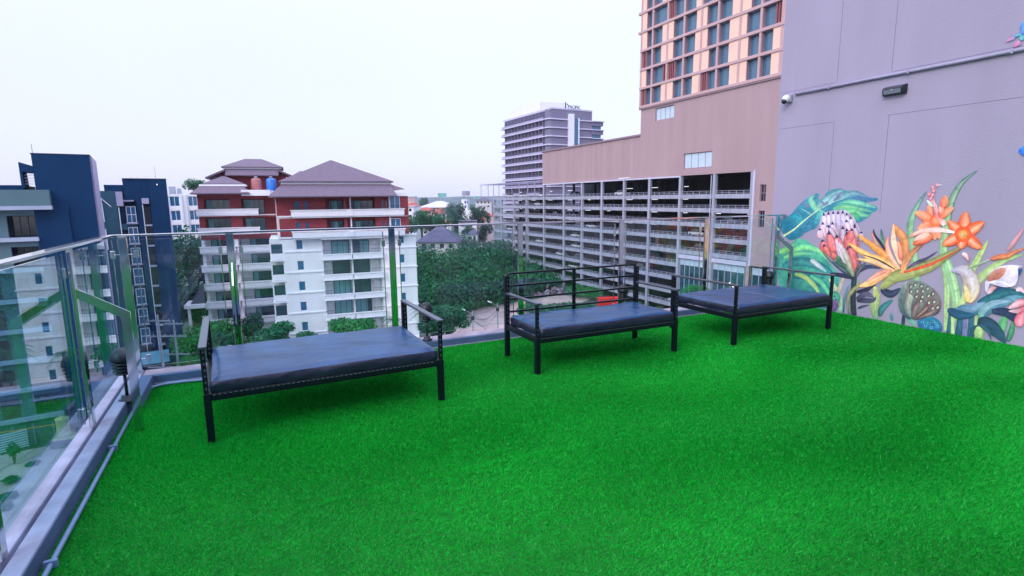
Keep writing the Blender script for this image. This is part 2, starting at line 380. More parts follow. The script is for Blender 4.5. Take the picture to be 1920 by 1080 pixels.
for band, (yy, hh) in enumerate(((1900, 15), (2300, 30))):
    xs = np.linspace(-900, 3600, 60); rowa = []
    for i, x in enumerate(xs):
        rowa.append((x, hh*(.45+.55*abs(math.sin(x*.0021+band*2)))*(1 if band == 0 else .8)+R.uniform(-2, 2)))
    vs = []
    for x, z in rowa: vs += [(x, yy-250, GZ-1), (x, yy, z*.9-3), (x, yy+260, GZ-1)]
    hm.add(vs, [(3*i+j, 3*i+3+j, 3*i+4+j, 3*i+1+j) for i in range(len(xs)-1) for j in (0, 1)])
structure('hills', hm, 'hill')

# ================================================================== ROOF TERRACE
CX = -.95; BY = 5.64; WX = 7.265
structure('rear_wall', MB().box(-1.1, WX, -9.4, -9.01, GZ, 6.5), 'teal_wall')  # unseen wall added behind the camera, dark for the posts to reflect
structure('terrace_slab', MB().box(-1.14, WX+8, -9, 5.86, GZ, -.004), 'concrete')
tb = MB(); tb.add([(CX, -6, 0), (WX, -6, 0), (WX, BY, 0), (CX, BY, 0)], [(0, 1, 2, 3)]); structure('turf', tb, 'turf_base')
def grass():
    n = 1050000
    yy = []; xx = []
    x = rng.uniform(CX+.01, WX-.005, n*2); y = rng.uniform(.2, BY-.005, n*2)
    d = x*FH.x+y*FH.y; lat = x*FH.y-y*FH.x
    keep = (d > .8) & (np.abs(lat) < d*1.02+1.8) & (rng.uniform(0, 1, 2*n) < np.clip(3.6/np.maximum(d, 1), .0, 1)**1.6)
    x, y, d = x[keep], y[keep], d[keep]; n = len(x)
    hgt = rng.uniform(.009, .021, n)*(1+.2*np.sin(x*1.3+y*2+np.sin(y*1.7))); w = .0017*np.clip(d/2.6, .8, 3)
    hgt = np.where((np.abs(y-2.9-.03*np.sin(x*2)) < .02) & (x > .1) & (x < 1.9), hgt*1.25, hgt)
    a = rng.uniform(0, 6.283, n)
    lx = rng.normal(0, .55, n)*hgt+.35*hgt*np.sin(y*5.1+1.3*np.sin(x*2.2)); ly = rng.normal(0, .55, n)*hgt-.3*hgt
    z = np.zeros(n)+.001
    V = np.stack([np.stack([x-np.cos(a)*w, y-np.sin(a)*w, z], 1), np.stack([x+np.cos(a)*w, y+np.sin(a)*w, z], 1), np.stack([x+lx, y+ly, hgt], 1)], 1).reshape(-1, 3)
    t = rng.uniform(0, 1, n); patch = .5+.25*np.sin(x*1.7+.8*np.sin(y*2.3))+.25*np.sin(y*3.1+x*.9+np.sin(x*4.1))
    ca = np.array((.001, .25, .010)); cb = np.array((.010, .70, .045)); cc = np.array((.10, .78, .14))  # third colour paints highlight flecks on scattered blades
    patch = .5*patch+.5*(.5+.5*np.sin(x*.9+1.2*np.sin(y*.8+.4))*np.sin(y*1.1-x*.35)); col = ca+(cb-ca)*(.5*t+.5*patch)[:, None]; col *= rng.uniform(.45, 1.35, n)[:, None]; col[:, 2] += .012; crest = (np.abs(y-2.9-.03*np.sin(x*2)) < .022) & (x > .1) & (x < 1.9); col[crest] *= 1.13; br = rng.uniform(0, 1, n) < .035; col[br] = cc*rng.uniform(.6, 1, br.sum())[:, None]
    o = tinted('grass', V, np.arange(3*n).reshape(n, 3), col, 'grass'); setp(o, 'short bright green artificial grass covering the terrace floor', 'grass', kind='stuff')
grass()
# kerbs round the terrace
k = thing('kerb', 'low painted concrete kerb along the left edge under the glass', 'kerb', (0, 0, 0))
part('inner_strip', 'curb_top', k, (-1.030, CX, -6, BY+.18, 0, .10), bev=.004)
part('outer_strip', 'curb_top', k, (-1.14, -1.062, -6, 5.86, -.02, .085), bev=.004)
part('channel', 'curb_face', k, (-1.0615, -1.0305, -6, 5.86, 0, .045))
part('facing', 'curb_face', k, (CX+.0005, CX+.006, -6, 4.95, 0, .094))  # thin dark skin painting the shade on the kerb side
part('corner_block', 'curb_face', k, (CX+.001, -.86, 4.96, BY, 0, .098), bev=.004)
k = thing('kerb', 'low blue-grey concrete kerb along the far edge behind the benches', 'kerb', (0, 0, 0))
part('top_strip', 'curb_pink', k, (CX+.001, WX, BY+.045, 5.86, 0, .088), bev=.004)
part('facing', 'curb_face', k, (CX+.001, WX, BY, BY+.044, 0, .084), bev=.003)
part('edge_strip', 'conduit', k, (-.86, WX, BY-.012, BY-.001, 0, .018))
# conduits on the turf
p = MB(); p.tube([(-.905, y, .022) for y in (-3, 1, 3, 4, 4.9)], .0125, 10)
o = mk('conduit_pipe', p, 'pipe_blue', smooth=True); setp(o, 'long straight blue-grey conduit pipe lying on the turf beside the left kerb', 'pipe')
for y in (1.6, 2.9, 4.2):
    mk('clip', MB().box(-.93, -.88, y-.01, y+.01, .004, .040), 'pipe_blue', o)
p = MB(); q = [onZ(*a, .02) for a in ((264, 735), (285, 726), (310, 720), (340, 716), (373, 713), (420, 707))]; p.tube([tuple(v) for v in q], .012, 10)
setp(mk('conduit_pipe', p, 'pipe_blue', smooth=True), 'short curved grey conduit pipe bending along the far kerb near the corner', 'pipe')

# ---- glass balustrade
POSTS = [-.16, 1.345, 2.84, 4.27, 5.70, 7.10]; GYB = 5.77; GXL = -1.075
RZ = 1.315
rb = thing('glass_balustrade', 'frameless glass balustrade with polished steel top rail along the far edge', 'railing', (0, 0, .09))
mk('top_rail', MB().box(-1.08, WX-.005, 5.745, 5.805, RZ, RZ+.018), 'steel', rb, bev=.002)
ed = [-1.06]+POSTS
for i in range(len(ed)-1):
    a = ed[i]+(.03 if i == 0 else .085); b = ed[i+1]-.085
    g = mk('glass_pane', MB().box(a, b, GYB+.018, GYB+.030, .14, RZ-.03), 'rail_glass', rb, bev=.001)
def post(parent, x, y, along, brace):
    """flat polished post on the kerb, two clamps per side, optional outrigger brace to the floor"""
    ax, ay = along; ix, iy = (1, 0) if ay else (0, -1)      # inward
    mb = MB(); w = .032; d = .012
    if ay: mb.box(x-d, x+d, y-w, y+w, .095, RZ-.001)
    else: mb.box(x-w, x+w, y-d, y+d, .088, RZ-.001)
    p = mk('post', mb, 'steel', parent, bev=.003)
    for z in (.22, 1.16):
        for s in (-1, 1):
            c = (x+ax*s*.085-ix*.02, y+ay*s*.085-iy*.02)
            q = MB(); hx, hy = (.018, .022) if ay else (.022, .018)
            q.box(c[0]-(.008 if ay else .017), c[0]+(.008 if ay else .017), c[1]-(.015 if ay else .009), c[1]+(.015 if ay else .009), z-.034, z+.034)
            q.bar((x+ax*s*.03, y+ay*s*.03, z), (x+ax*s*.07, y+ay*s*.07, z), .009, .009)
            mk('clamp', q, 'steel_satin', p, bev=.003)
    for s in (-1, 1):     # slim cover strips on the pane edges
        c = (x+ax*s*.085-ix*.022, y+ay*s*.085-iy*.022)
        q = MB().box(c[0]-.004, c[0]+.004, c[1]-.004, c[1]+.004, .14, RZ-.032); mk('edge_strip', q, 'steel', p)
    if brace:
        D = .29; q = MB(); pr = [(0.012, 1.045), (D, .865), (D, .002), (D-.055, .002), (D-.055, .83), (.012, .98)]
        t = .007; vs = []
        for s in (-t, t): vs += [(x+ix*a+ax*s, y+iy*a+ay*s, z) for a, z in pr]
        n = len(pr); fs = [(0, 1, 4, 5), (1, 2, 3, 4)]; fs = [f for f in fs]+[tuple(i+n for i in f[::-1]) for f in fs]+[(i, n+i, n+(i+1) % n, (i+1) % n) for i in range(n)]
        q.add(vs, fs); mk('brace', q, 'steel', p)
for x in POSTS: post(rb, x, 5.757, (1, 0), x in (POSTS[0], POSTS[-1]))
post(rb, -.985, 5.757, (1, 0), False)
lb = thing('glass_balustrade', 'glass balustrade running along the left edge towards the camera', 'railing', (0, 0, .09))
mk('top_rail', MB().box(GXL-.035, GXL+.035, -3, 5.742, RZ, RZ+.018), 'steel', lb, bev=.002)
LP = [-.3, 1.3, 2.90, 4.487]
for i, y in enumerate(LP): post(lb, GXL+.012, y, (0, 1), i == 3)
eds = LP+[5.70]
for i in range(4):
    mk('glass_pane', MB().box(GXL-.030, GXL-.018, eds[i]+.085, eds[i+1]-(.085 if i < 3 else .02), .14, RZ-.03), 'rail_glass_left', lb, bev=.001)

# ---- bollard lamps
def bollard(x, y, label):
    t = thing('bollard_lamp', label, 'lamp', (x, y, .09), 0, 'black louvred bollard lamps on the kerb')
    if x < 0: t.scale = (1.15, 1.15, 1.0)
    mk('base', MB().lathe([(.055, .085), (.055, .095), (.035, .100), (.035, .125), (.012, .13)], (0, 0, .005), 20), 'lamp_black', t, smooth=True).location = (0, 0, 0)
    mk('stem', MB().lathe([(.010, .12), (.010, .31)], (0, 0, 0), 10), 'lamp_black', t, smooth=True)
    mk('lens', MB().lathe([(.036, .305), (.036, .42)], (0, 0, 0), 16), 'lens', t, smooth=True)
    for i in range(4):
        z = .305+i*.027; r = .048+.006*i
        mk('louvre', MB().lathe([(r, z), (r+.006, z+.004), (.037, z+.022)], (0, 0, 0), 24), 'lamp_black', t, smooth=True)
    mk('dome', MB().lathe([(.060, .408), (.072, .412), (.073, .425), (.068, .455), (.054, .485), (.032, .503), (.008, .510)], (0, 0, 0), 28), 'lamp_black', t, smooth=True)
bollard(-.945, 4.99, 'black domed bollard lamp at the left corner beside the steel brace')
bollard(1.674, 5.71, 'black domed bollard lamp behind the right arm of the left daybed')
bollard(4.275, 5.70, 'black domed bollard lamp behind the bench with the backrest')
bollard(6.92, 5.70, 'black domed bollard lamp behind the right daybed near the mural')

# ---- benches
def bench(x, y, w, d, back, label, rot=0, seam=False):
    t = thing('bench', label, 'bench' if back else 'daybed', (x, y, 0), rot, 'black steel benches with padded seats')
    fr = .345; a = .045
    fm = MB().box(a+.001, w-a-.001, 0, .04, fr-.05, fr).box(a+.001, w-a-.001, d-.04, d, fr-.05, fr)
    fm.box(0.002, .042, a+.001, d-a-.001, fr-.05, fr-.001).box(w-.042, w-.002, a+.001, d-a-.001, fr-.05, fr-.001)
    for i in range(1, 4): fm.box(w*i/4-.015, w*i/4+.015, .0405, d-.0405, fr-.040, fr-.012)
    mk('frame', fm, 'black_steel', t, bev=.002)
    # slotted angle edging round the seat: light through the punched slots painted as pale dashes
    sl = MB(); n = int((w-.1)/.033)
    for i in range(n):
        xx = .055+i*.033; sl.box(xx, xx+.017, -.0012, .0005, fr-.010, fr-.0068)
    o = mk('slot_row', sl, 'slot_light', t); o['kind'] = 'stuff'
    zt = .86 if back else .665
    for sx in (0, 1):
        for sy in (0, 1):
            X = 0 if sx == 0 else w-a; Y = 0 if sy == 0 else d-a
            mk('leg', MB().box(X, X+a, Y, Y+a, 0, fr-.0005 if not (sy == 1) else fr-.0005), 'black_steel', t, bev=.002)
            if sy == 0: pb = MB().box(X+.004 if sx == 0 else X+.011, X+.034 if sx == 0 else X+a-.004, .004, .034, fr, .652)
            else: pb = MB().box(X, X+a, Y, Y+a, fr, zt-.014 if not back else zt-.02)
            po = mk('post', pb, 'black_steel', t, bev=.002)
            hs = MB(); face = -.0008 if sy else .0032
            for j in range(7 if sy == 0 else (11 if back else 7)):
                z = fr+.03+j*.042; xx = X+.017; yy = (Y if sy else 0)+face; hs.box(xx, xx+.010, yy, yy+.0015, z, z+.016)
            mk('slot', hs, 'slot', po)['kind'] = 'stuff'
    for sx in (0, 1):
        X = -.004 if sx == 0 else w-.046
        am = MB().box(X, X+.050, -.012, d-a-.001 if back else d+.004, .653, .672)
        ar = mk('armrest', am, 'arm_steel', t, bev=.003)
        dn = MB()
        for j in range(int(d/.03)):
            Y0 = .01+j*.03
            if Y0 > d-.08: break
            e = X+.050 if sx == 0 else X-.0006
            dn.box(e, e+.0008, Y0, Y0+.013, .659, .667)
        mk('slot', dn, 'slot', ar)['kind'] = 'stuff'
    if back:
        y0, y1 = d-.036, d-.010
        r = MB().tube([(.03, d-.022, zt-.03), (.04, d-.022, zt-.008), (.065, d-.022, zt), (w-.065, d-.022, zt), (w-.04, d-.022, zt-.008), (w-.03, d-.022, zt-.03)], .0105, 8)
        mk('top_rail', r, 'black_steel', t, smooth=True)
        for z in (.735, .60, .47): mk('back_rail', MB().box(.046, w-.046, y0, y1, z-.009, z+.009), 'black_steel', t, bev=.002)
        mk('back_upright', MB().box(w/2-.018, w/2+.018, d-.009, d+.012, fr, zt-.005), 'black_steel', t, bev=.002)
    # padded cushion: soft slab with sag and creases
    nx, ny = 46, 30; mg = .052; x0, x1, y0, y1 = mg, w-mg, .012, d-(.06 if back else .055); z0, z1 = fr+.003, fr+.098
    V = []; F = []
    R = random.Random(label)
    ph = [R.uniform(0, 6) for _ in range(8)]
    for j in range(ny+1):
        for i in range(nx+1):
            u, v = i/nx, j/ny; e = min(u*(x1-x0), (1-u)*(x1-x0), v*(y1-y0), (1-v)*(y1-y0))
            rd = -.020*max(0, 1-e/.028)**2
            wr = .0035*math.sin(9*u+5*v+ph[0])*math.sin(14*v+ph[1])+.0040*math.sin(23*u+9*math.sin(4*v+ph[2]))*math.sin(6*v+ph[3])*min(1, e/.06)
            sg = .006*math.sin(math.pi*u)*math.sin(math.pi*v)
            if seam: sg -= .006*math.exp(-((u-.5)*(x1-x0)/.008)**2)
            V.append((x0+u*(x1-x0), y0+v*(y1-y0), z1+rd+wr+sg))
    for j in range(ny):
        for i in range(nx): q = j*(nx+1)+i; F.append((q, q+1, q+nx+2, q+nx+1))
    ring = [i for i in range(nx+1)]+[j*(nx+1)+nx for j in range(1, ny+1)]+[ny*(nx+1)+i for i in range(nx-1, -1, -1)]+[j*(nx+1) for j in range(ny-1, 0, -1)]
    m2 = MB(); m2.add(V, F); cush = mk('cushion', m2, 'vinyl', t, smooth=True)
    sd2 = MB(); n = len(ring); vs = []
    for kk, (dz, ex) in enumerate(((0, 0), (-.010, .006), (-.03, .009), (-.055, .007), (-.075, .002))):
        for q, ri in enumerate(ring):
            vx, vy, vz = V[ri]; cx, cy = (x0+x1)/2, (y0+y1)/2
            ox = ex*(1 if vx >= x1-1e-6 else (-1 if vx <= x0+1e-6 else 0)); oy = ex*(1 if vy >= y1-1e-6 else (-1 if vy <= y0+1e-6 else 0))
            wv = (.0028*math.sin(q*1.1+kk*1.7+ph[4]) + .0045*math.sin(q*.37+kk*.5+ph[5])*math.sin(q*.11+ph[6]))*(kk > 0)
            z = vz+dz if kk < 4 else z0
            vs.append((vx+ox+wv*(1 if ox else 0), vy+oy+wv*(1 if oy else 0), max(z, z0)))
    sd2.add(vs, [(a*n+i, (a+1)*n+i, (a+1)*n+(i+1) % n, a*n+(i+1) % n) for a in range(4) for i in range(n)])
    mk('border', sd2, 'vinyl_side', cush, smooth=True)
    if seam: mk('piping', MB().tube([(w/2, y0+.03+(y1-y0-.06)*i/12, z1+.002+.004*math.sin(math.pi*i/12)) for i in range(13)], .0016, 5), 'lens', cush)
    return t
bench(-.352, 4.03, 1.68, 1.02, False, 'wide black daybed without backrest nearest the left glass corner', rad(1.8))
bench(2.285, 4.318, 1.66, .70, True, 'narrow black bench with a slatted steel backrest between the two daybeds', rad(0))
bench(4.640, 4.215, 1.64, .99, False, 'wide black daybed with a seamed cushion beside the flower mural', rad(1.2), seam=True)
# ================================================================== LAVENDER WALL WITH MURAL
wall = thing('mural_building', 'lavender rendered wall with a painted flower mural closing the terrace on the right', 'building', (WX, 6.0, GZ))
def absmk(name, mb, m, parent, **k):      # geometry given in world coordinates
    lx, ly = parent.matrix_world.translation.x, parent.matrix_world.translation.y
    lx, ly = parent.location.x, parent.location.y
    mb.v = [(a-lx, b-ly, c) for a, b, c in mb.v]; return mk(name, mb, m, parent, **k)
absmk('wall', MB().box(WX, WX+14, -9, 6.0, GZ, 13), 'wall_lav', wall)
def yz(px, py): p = onX(px, py, WX); return p.y, p.z
def joint(a, b, w=.005):
    (y0, z0), (y1, z1) = yz(*a), yz(*b); m = MB()
    if abs(y1-y0) > abs(z1-z0): z = (z0+z1)/2; m.box(WX-.0012, WX, min(y0, y1), max(y0, y1), z-w/2, z+w/2)
    else: y = (y0+y1)/2; m.box(WX-.0012, WX, y-w/2, y+w/2, min(z0, z1), max(z0, z1))
    absmk('joint', m, 'joint', wall)
joint((1665, 215), (1919, 182.5)); joint((1665, 216), (1652, 400)); joint((1462, 242), (1562, 229)); joint((1562, 229), (1556, 360))
joint((1464, 175), (1568, 155)); joint((1580, 2), (1571, 154)); joint((1683, 2), (1673, 133)); joint((1673, 134), (1919, 86))
# ---- painted mural, flat paint motifs on the render
ILL = .80
def c3(c): return np.array(lin(c))/ILL*.93+np.array((.385, .345, .480))*.07
LAYER = [0]
class Paint:
    @property
    def n(s): return LAYER[0]
    @n.setter
    def n(s, v): LAYER[0] = v
    def __init__(s, z): s.z = z; s.V = []; s.F = []; s.c = []
    def pt(s, q, lay): y, z = yz(s.z[0]+q[0]/s.z[2], s.z[1]+q[1]/s.z[2]); return (WX-.0015-lay*.00004, y, z)
    def poly(s, pts, ca, cb=None, rad_=0):
        """filled outline, colour running from ca (first end) to cb across its height"""
        cb = ca if cb is None else cb; s.n += 1
        pts = smooth(pts, 6, True); P2 = [Vector((a, b, 0)) for a, b in pts]
        from mathutils.geometry import delaunay_2d_cdt
        xs = [p[0] for p in pts]; ys = [p[1] for p in pts]; st = max(max(xs)-min(xs), max(ys)-min(ys))/16
        from_in = []
        yy = min(ys)+st/2
        while yy < max(ys):
            xx = min(xs)+st/2
            while xx < max(xs):
                if inside(xx, yy, pts): from_in.append(Vector((xx, yy)))
                xx += st
            yy += st
        vs = [Vector((a, b)) for a, b in pts]+from_in
        r = delaunay_2d_cdt(vs, [(i, (i+1) % len(pts)) for i in range(len(pts))], [], 1, 1e-4)
        o = len(s.V); s.V += [s.pt((v.x, v.y), s.n) for v in r[0]]
        y0, y1 = min(ys), max(ys)
        for f in r[2]:
            cc = []
            for i in f:
                v = r[0][i]; t = (v.y-y0)/max(1, y1-y0); t = min(1, max(0, t+.22*math.sin(v.x*.045+v.y*.02)+.1*math.sin(v.x*.13-v.y*.07)))
                cc.append(c3(ca)+(c3(cb)-c3(ca))*t)
            f = list(f)
            if len(f) == 3: s.F.append([o+i for i in f]); s.c.append(cc)
    def petal(s, spine, w, ca, cb, hi=None, edge=.80, wf=None, streak=.17):
        """brush-shaped petal or leaf: spine, half width, base colour to tip colour, highlight along the middle"""
        s.n += 1; sp = smooth(spine, 7); n = len(sp); K = 12; o = len(s.V); R = random.Random(len(s.V)); ph = [R.uniform(-1, 1) for _ in range(K+1)]
        cols = []
        for i, (x, y) in enumerate(sp):
            a = sp[max(i-1, 0)]; b = sp[min(i+1, n-1)]; dx, dy = b[0]-a[0], b[1]-a[1]; l = math.hypot(dx, dy) or 1; nx_, ny_ = -dy/l, dx/l; t = i/(n-1)
            ww = w*(wf(t) if wf else math.sin(math.pi*min(1, (.06+.94*t)**.85))**.8+.01)
            for j in range(K+1):
                q = j/K*2-1; s.V.append(s.pt((x+nx_*q*ww, y+ny_*q*ww), s.n))
                c = c3(ca)+(c3(cb)-c3(ca))*t
                if hi is not None: c = c+(c3(hi)-c)*max(0, 1-abs(q-.15)*1.25)*math.sin(math.pi*t)**.6*.62
                c = c*(1+streak*ph[j])*(1-(1-edge)*max(0, abs(q)-.7)/.3)
                cols.append(c)
        for i in range(n-1):
            for j in range(K):
                a = i*(K+1)+j
                for f in ((a, a+1, a+K+2), (a, a+K+2, a+K+1)): s.F.append([o+v for v in f]); s.c.append([cols[v] for v in f])
    def disc(s, cx, cy, rx, ry, ca, cb=None, rot=0, n=14):
        s.n += 1; cb = ca if cb is None else cb; o = len(s.V); s.V.append(s.pt((cx, cy), s.n))
        for k in range(n):
            a = 2*math.pi*k/n; u, v = rx*math.cos(a), ry*math.sin(a)
            s.V.append(s.pt((cx+u*math.cos(rot)-v*math.sin(rot), cy+u*math.sin(rot)+v*math.cos(rot)), s.n))
        for k in range(n): s.F.append([o, o+1+k, o+1+(k+1) % n]); s.c.append([c3(ca), c3(cb), c3(cb)])
    def done(s, name):
        lx, ly = wall.location.x, wall.location.y
        V = np.array(s.V)-np.array([lx, ly, GZ]); return tinted(name, V, np.array(s.F), np.array(s.c), 'paint', wall)
def smooth(p, k, closed=False):
    n = len(p); out_ = []
    if n < 3: return [(p[0][0]+(p[1][0]-p[0][0])*i/6, p[0][1]+(p[1][1]-p[0][1])*i/6) for i in range(7)]
    for i in range(n if closed else n-1):
        g = (lambda j: p[j % n]) if closed else (lambda j: p[min(max(j, 0), n-1)])
        a, b, c, d = g(i-1), g(i), g(i+1), g(i+2)
        for q in range(k):
            t = q/k; out_.append(tuple(.5*(2*b[m]+(c[m]-a[m])*t+(2*a[m]-5*b[m]+4*c[m]-d[m])*t*t+(3*b[m]-a[m]-3*c[m]+d[m])*t**3) for m in (0, 1)))
    if not closed: out_.append(p[-1])
    return out_
def inside(x, y, P_):
    r = False; j = len(P_)-1
    for i in range(len(P_)):
        if (P_[i][1] > y) != (P_[j][1] > y) and x < (P_[j][0]-P_[i][0])*(y-P_[i][1])/(P_[j][1]-P_[i][1])+P_[i][0]: r = not r
        j = i
    return r
zA = (1440, 300, 3); zB = (1450, 340, 6.75); zC = (1560, 440, 5.4); zD = (1680, 310, 5.685); zE = (1680, 400, 4.154)
def long(t): return (1-t)**.8*.95+.05 if t > .15 else .55+t*2.4
# monstera leaf, upper
p = Paint(zB)
p.poly([(150, 700), (95, 600), (85, 520), (130, 470), (230, 410), (290, 340), (380, 250), (470, 185), (565, 150), (585, 175), (570, 200), (600, 255), (640, 225), (660, 160), (720, 115), (800, 92), (850, 90), (930, 120), (1030, 130), (1140, 165), (1230, 200), (1300, 205), (1328, 228), (1290, 250), (1200, 262), (1150, 275), (1290, 310), (1322, 345), (1290, 380), (1240, 405), (1190, 460), (1110, 510), (1050, 520), (900, 440), (700, 420), (600, 500), (540, 590), (470, 620), (400, 655), (350, 700), (230, 745)], (70, 150, 170), (0, 120, 150))
for q in [([(520, 390), (640, 250), (820, 130), (900, 120)], 42, (120, 190, 185), (60, 120, 150), (170, 215, 205)),
          ([(700, 290), (780, 200), (900, 150)], 36, (140, 200, 200), (90, 140, 165), (190, 225, 220)),
          ([(840, 230), (930, 170), (1050, 150), (1200, 205)], 38, (120, 185, 185), (60, 110, 145), (150, 195, 200)),
          ([(930, 250), (1080, 225), (1200, 235), (1310, 228)], 34, (80, 130, 165), (50, 105, 150), None),
          ([(820, 310), (960, 270), (1120, 285), (1310, 335)], 40, (110, 205, 165), (90, 180, 160), (160, 235, 180)),
          ([(760, 350), (900, 320), (1060, 340), (1280, 390)], 46, (90, 190, 150), (70, 160, 150), (170, 235, 150)),
          ([(900, 370), (1020, 380), (1120, 420), (1230, 440)], 44, (110, 210, 140), (70, 150, 140), (150, 230, 140)),
          ([(1000, 410), (1060, 450), (1080, 505)], 40, (90, 200, 130), (60, 150, 130), None),
          ([(560, 370), (500, 290), (480, 220), (530, 165)], 40, (120, 215, 160), (60, 150, 160), (190, 240, 180)),
          ([(450, 420), (380, 350), (330, 330)], 60, (20, 130, 150), (60, 150, 165), None),
          ([(380, 520), (300, 470), (210, 430)], 60, (50, 165, 170), (0, 135, 160), None),
          ([(260, 620), (180, 560), (110, 520)], 60, (0, 120, 150), (0, 130, 155), None),
          ([(330, 600), (400, 590), (500, 570)], 50, (0, 120, 150), (70, 150, 175), None),
          ([(640, 380), (600, 440), (520, 540)], 60, (110, 205, 175), (30, 140, 160), None)]:
    p.petal(q[0], q[1], q[2], q[3], q[4])
for q in [[(600, 250), (660, 290), (700, 250)], [(380, 270), (430, 310), (450, 330)], [(760, 250), (820, 190), (890, 130)]]: p.petal(q, 16, (120, 125, 165), (130, 125, 165))
p.petal([(130, 690), (260, 610), (400, 490), (560, 370), (740, 270), (930, 200)], 13, (205, 235, 165), (150, 200, 180), (235, 250, 200), wf=lambda t: 1-.85*t)
p.petal([(600, 372), (530, 320), (480, 240)], 5, (190, 230, 190), (120, 190, 180)); p.petal([(480, 425), (420, 380), (350, 345)], 5, (190, 230, 200), (120, 190, 180))
p.done('monstera_leaf')
# monstera leaf, lower
p = Paint(zA)
p.poly([(130, 470), (160, 445), (205, 448), (250, 475), (300, 520), (340, 570), (380, 620), (400, 650), (390, 760), (360, 820), (300, 838), (250, 820), (160, 770), (100, 720), (60, 690), (55, 560), (70, 500)], (80, 190, 150), (20, 120, 130))
for q in [([(130, 520), (200, 490), (280, 510), (330, 560)], 16, (120, 225, 140), (90, 200, 150), (170, 240, 150)),
          ([(90, 550), (170, 525), (280, 530)], 12, (130, 225, 140), (60, 170, 160), (160, 240, 150)),
          ([(80, 600), (180, 570), (300, 600), (370, 640)], 26, (30, 140, 140), (0, 110, 130), (90, 190, 170)),
          ([(240, 560), (280, 590), (330, 630)], 14, (190, 190, 200), (110, 190, 175), (225, 205, 215)),
          ([(120, 650), (200, 650), (290, 690), (360, 740)], 24, (0, 115, 125), (0, 100, 120), (60, 170, 155)),
          ([(150, 640), (210, 660), (270, 720), (300, 790)], 14, (170, 205, 120), (120, 190, 120), (210, 225, 140)),
          ([(60, 520), (110, 500), (150, 470)], 18, (130, 215, 120), (90, 195, 140), (170, 235, 130)),
          ([(110, 760), (180, 740), (260, 790), (300, 830)], 20, (60, 170, 140), (20, 120, 120), (110, 200, 150)),
          ([(240, 650), (300, 690), (350, 760), (370, 820)], 14, (90, 210, 160), (60, 170, 140), (150, 235, 170))]:
    p.petal(*q)
p.done('monstera_leaf')
# long blades behind the flowers
p = Paint(zA)
for q in [([(850, 880), (840, 700), (820, 520), (800, 400), (812, 320), (850, 240), (895, 175)], 22, (150, 200, 140), (60, 120, 130), (190, 225, 160)),
          ([(1000, 960), (1010, 700), (990, 520), (1000, 380), (1030, 240), (1090, 130), (1180, 58)], 26, (170, 205, 130), (40, 100, 120), (200, 230, 170)),
          ([(1030, 950), (1060, 800), (1030, 640), (1000, 560), (980, 500)], 28, (150, 200, 140), (120, 190, 140), (210, 230, 170)),
          ([(1100, 760), (1130, 660), (1180, 560), (1240, 450)], 22, (150, 200, 150), (200, 215, 110), (200, 230, 160)),
          ([(1060, 860), (1130, 740), (1210, 650), (1320, 570), (1440, 530)], 24, (190, 215, 140), (150, 190, 120), (220, 235, 170)),
          ([(610, 895), (600, 830), (610, 760), (598, 705)], 26, (90, 140, 110), (210, 215, 120), (170, 190, 120)),
          ([(630, 880), (640, 840), (670, 810), (705, 785)], 18, (20, 80, 90), (40, 130, 130), (80, 170, 170)),
          ([(700, 905), (695, 880), (694, 855)], 9, (60, 130, 140), (80, 150, 160)), 
          ([(410, 855), (400, 780), (375, 720), (345, 665)], 18, (110, 170, 150), (210, 220, 160), (190, 215, 170)),
          ([(400, 830), (395, 760), (410, 700), (430, 650)], 13, (120, 150, 130), (200, 190, 160), (190, 180, 160)),
          ([(425, 860), (430, 790), (450, 720), (470, 680)], 8, (30, 60, 80), (130, 170, 190), None),
          ([(460, 870), (455, 790), (480, 720), (540, 670)], 14, (60, 80, 100), (150, 160, 130), (170, 180, 130)),
          ([(500, 790), (540, 790), (590, 790), (610, 770)], 14, (30, 40, 65), (90, 90, 120)),
          ([(505, 835), (530, 825), (570, 815)], 7, (40, 60, 80), (60, 80, 100)),
          ([(350, 640), (420, 650), (480, 670)], 12, (20, 25, 60), (30, 40, 70)),
          ([(490, 640), (560, 600), (640, 610)], 12, (40, 50, 80), (70, 80, 110)),
          ([(500, 740), (560, 725), (610, 700)], 9, (20, 25, 50), (40, 40, 70))]:
    p.petal(*q)
p.petal([(485, 875), (480, 780), (486, 650)], 15, (10, 25, 45), (30, 50, 60), (50, 70, 70), wf=lambda t: 1)
p.petal([(760, 925), (765, 880), (775, 840)], 10, (20, 50, 70), (30, 60, 80), wf=lambda t: 1)
p.petal([(830, 930), (800, 900), (775, 880)], 14, (120, 190, 160), (90, 160, 150))
for x, w_, tx, c_ in ((1015, 14, 12, 0), (1040, 12, -2, 1), (1072, 22, 14, 0), (1112, 13, -10, 2), (1140, 20, 6, 0), (1166, 9, 10, 1), (1196, 17, -12, 1)):
    p.petal([(x, 985 if x < 1100 else 1010), (x+tx*.4, 930), (x+tx, 850)], w_, ((14, 70, 95), (150, 205, 120), (95, 105, 150))[c_], ((35, 110, 130), (195, 222, 140), (130, 135, 180))[c_], ((40, 125, 145), (215, 235, 170), None)[c_], wf=lambda t: 1-.35*t)
for q in [([(1300, 1010), (1310, 960), (1330, 900), (1360, 860)], 26, (60, 150, 110), (90, 180, 120), (140, 210, 130)), ([(1350, 1020), (1370, 960), (1380, 900)], 18, (30, 100, 90), (60, 150, 100), (110, 190, 120))]: p.petal(*q)
p.done('painted_leaf_blades')
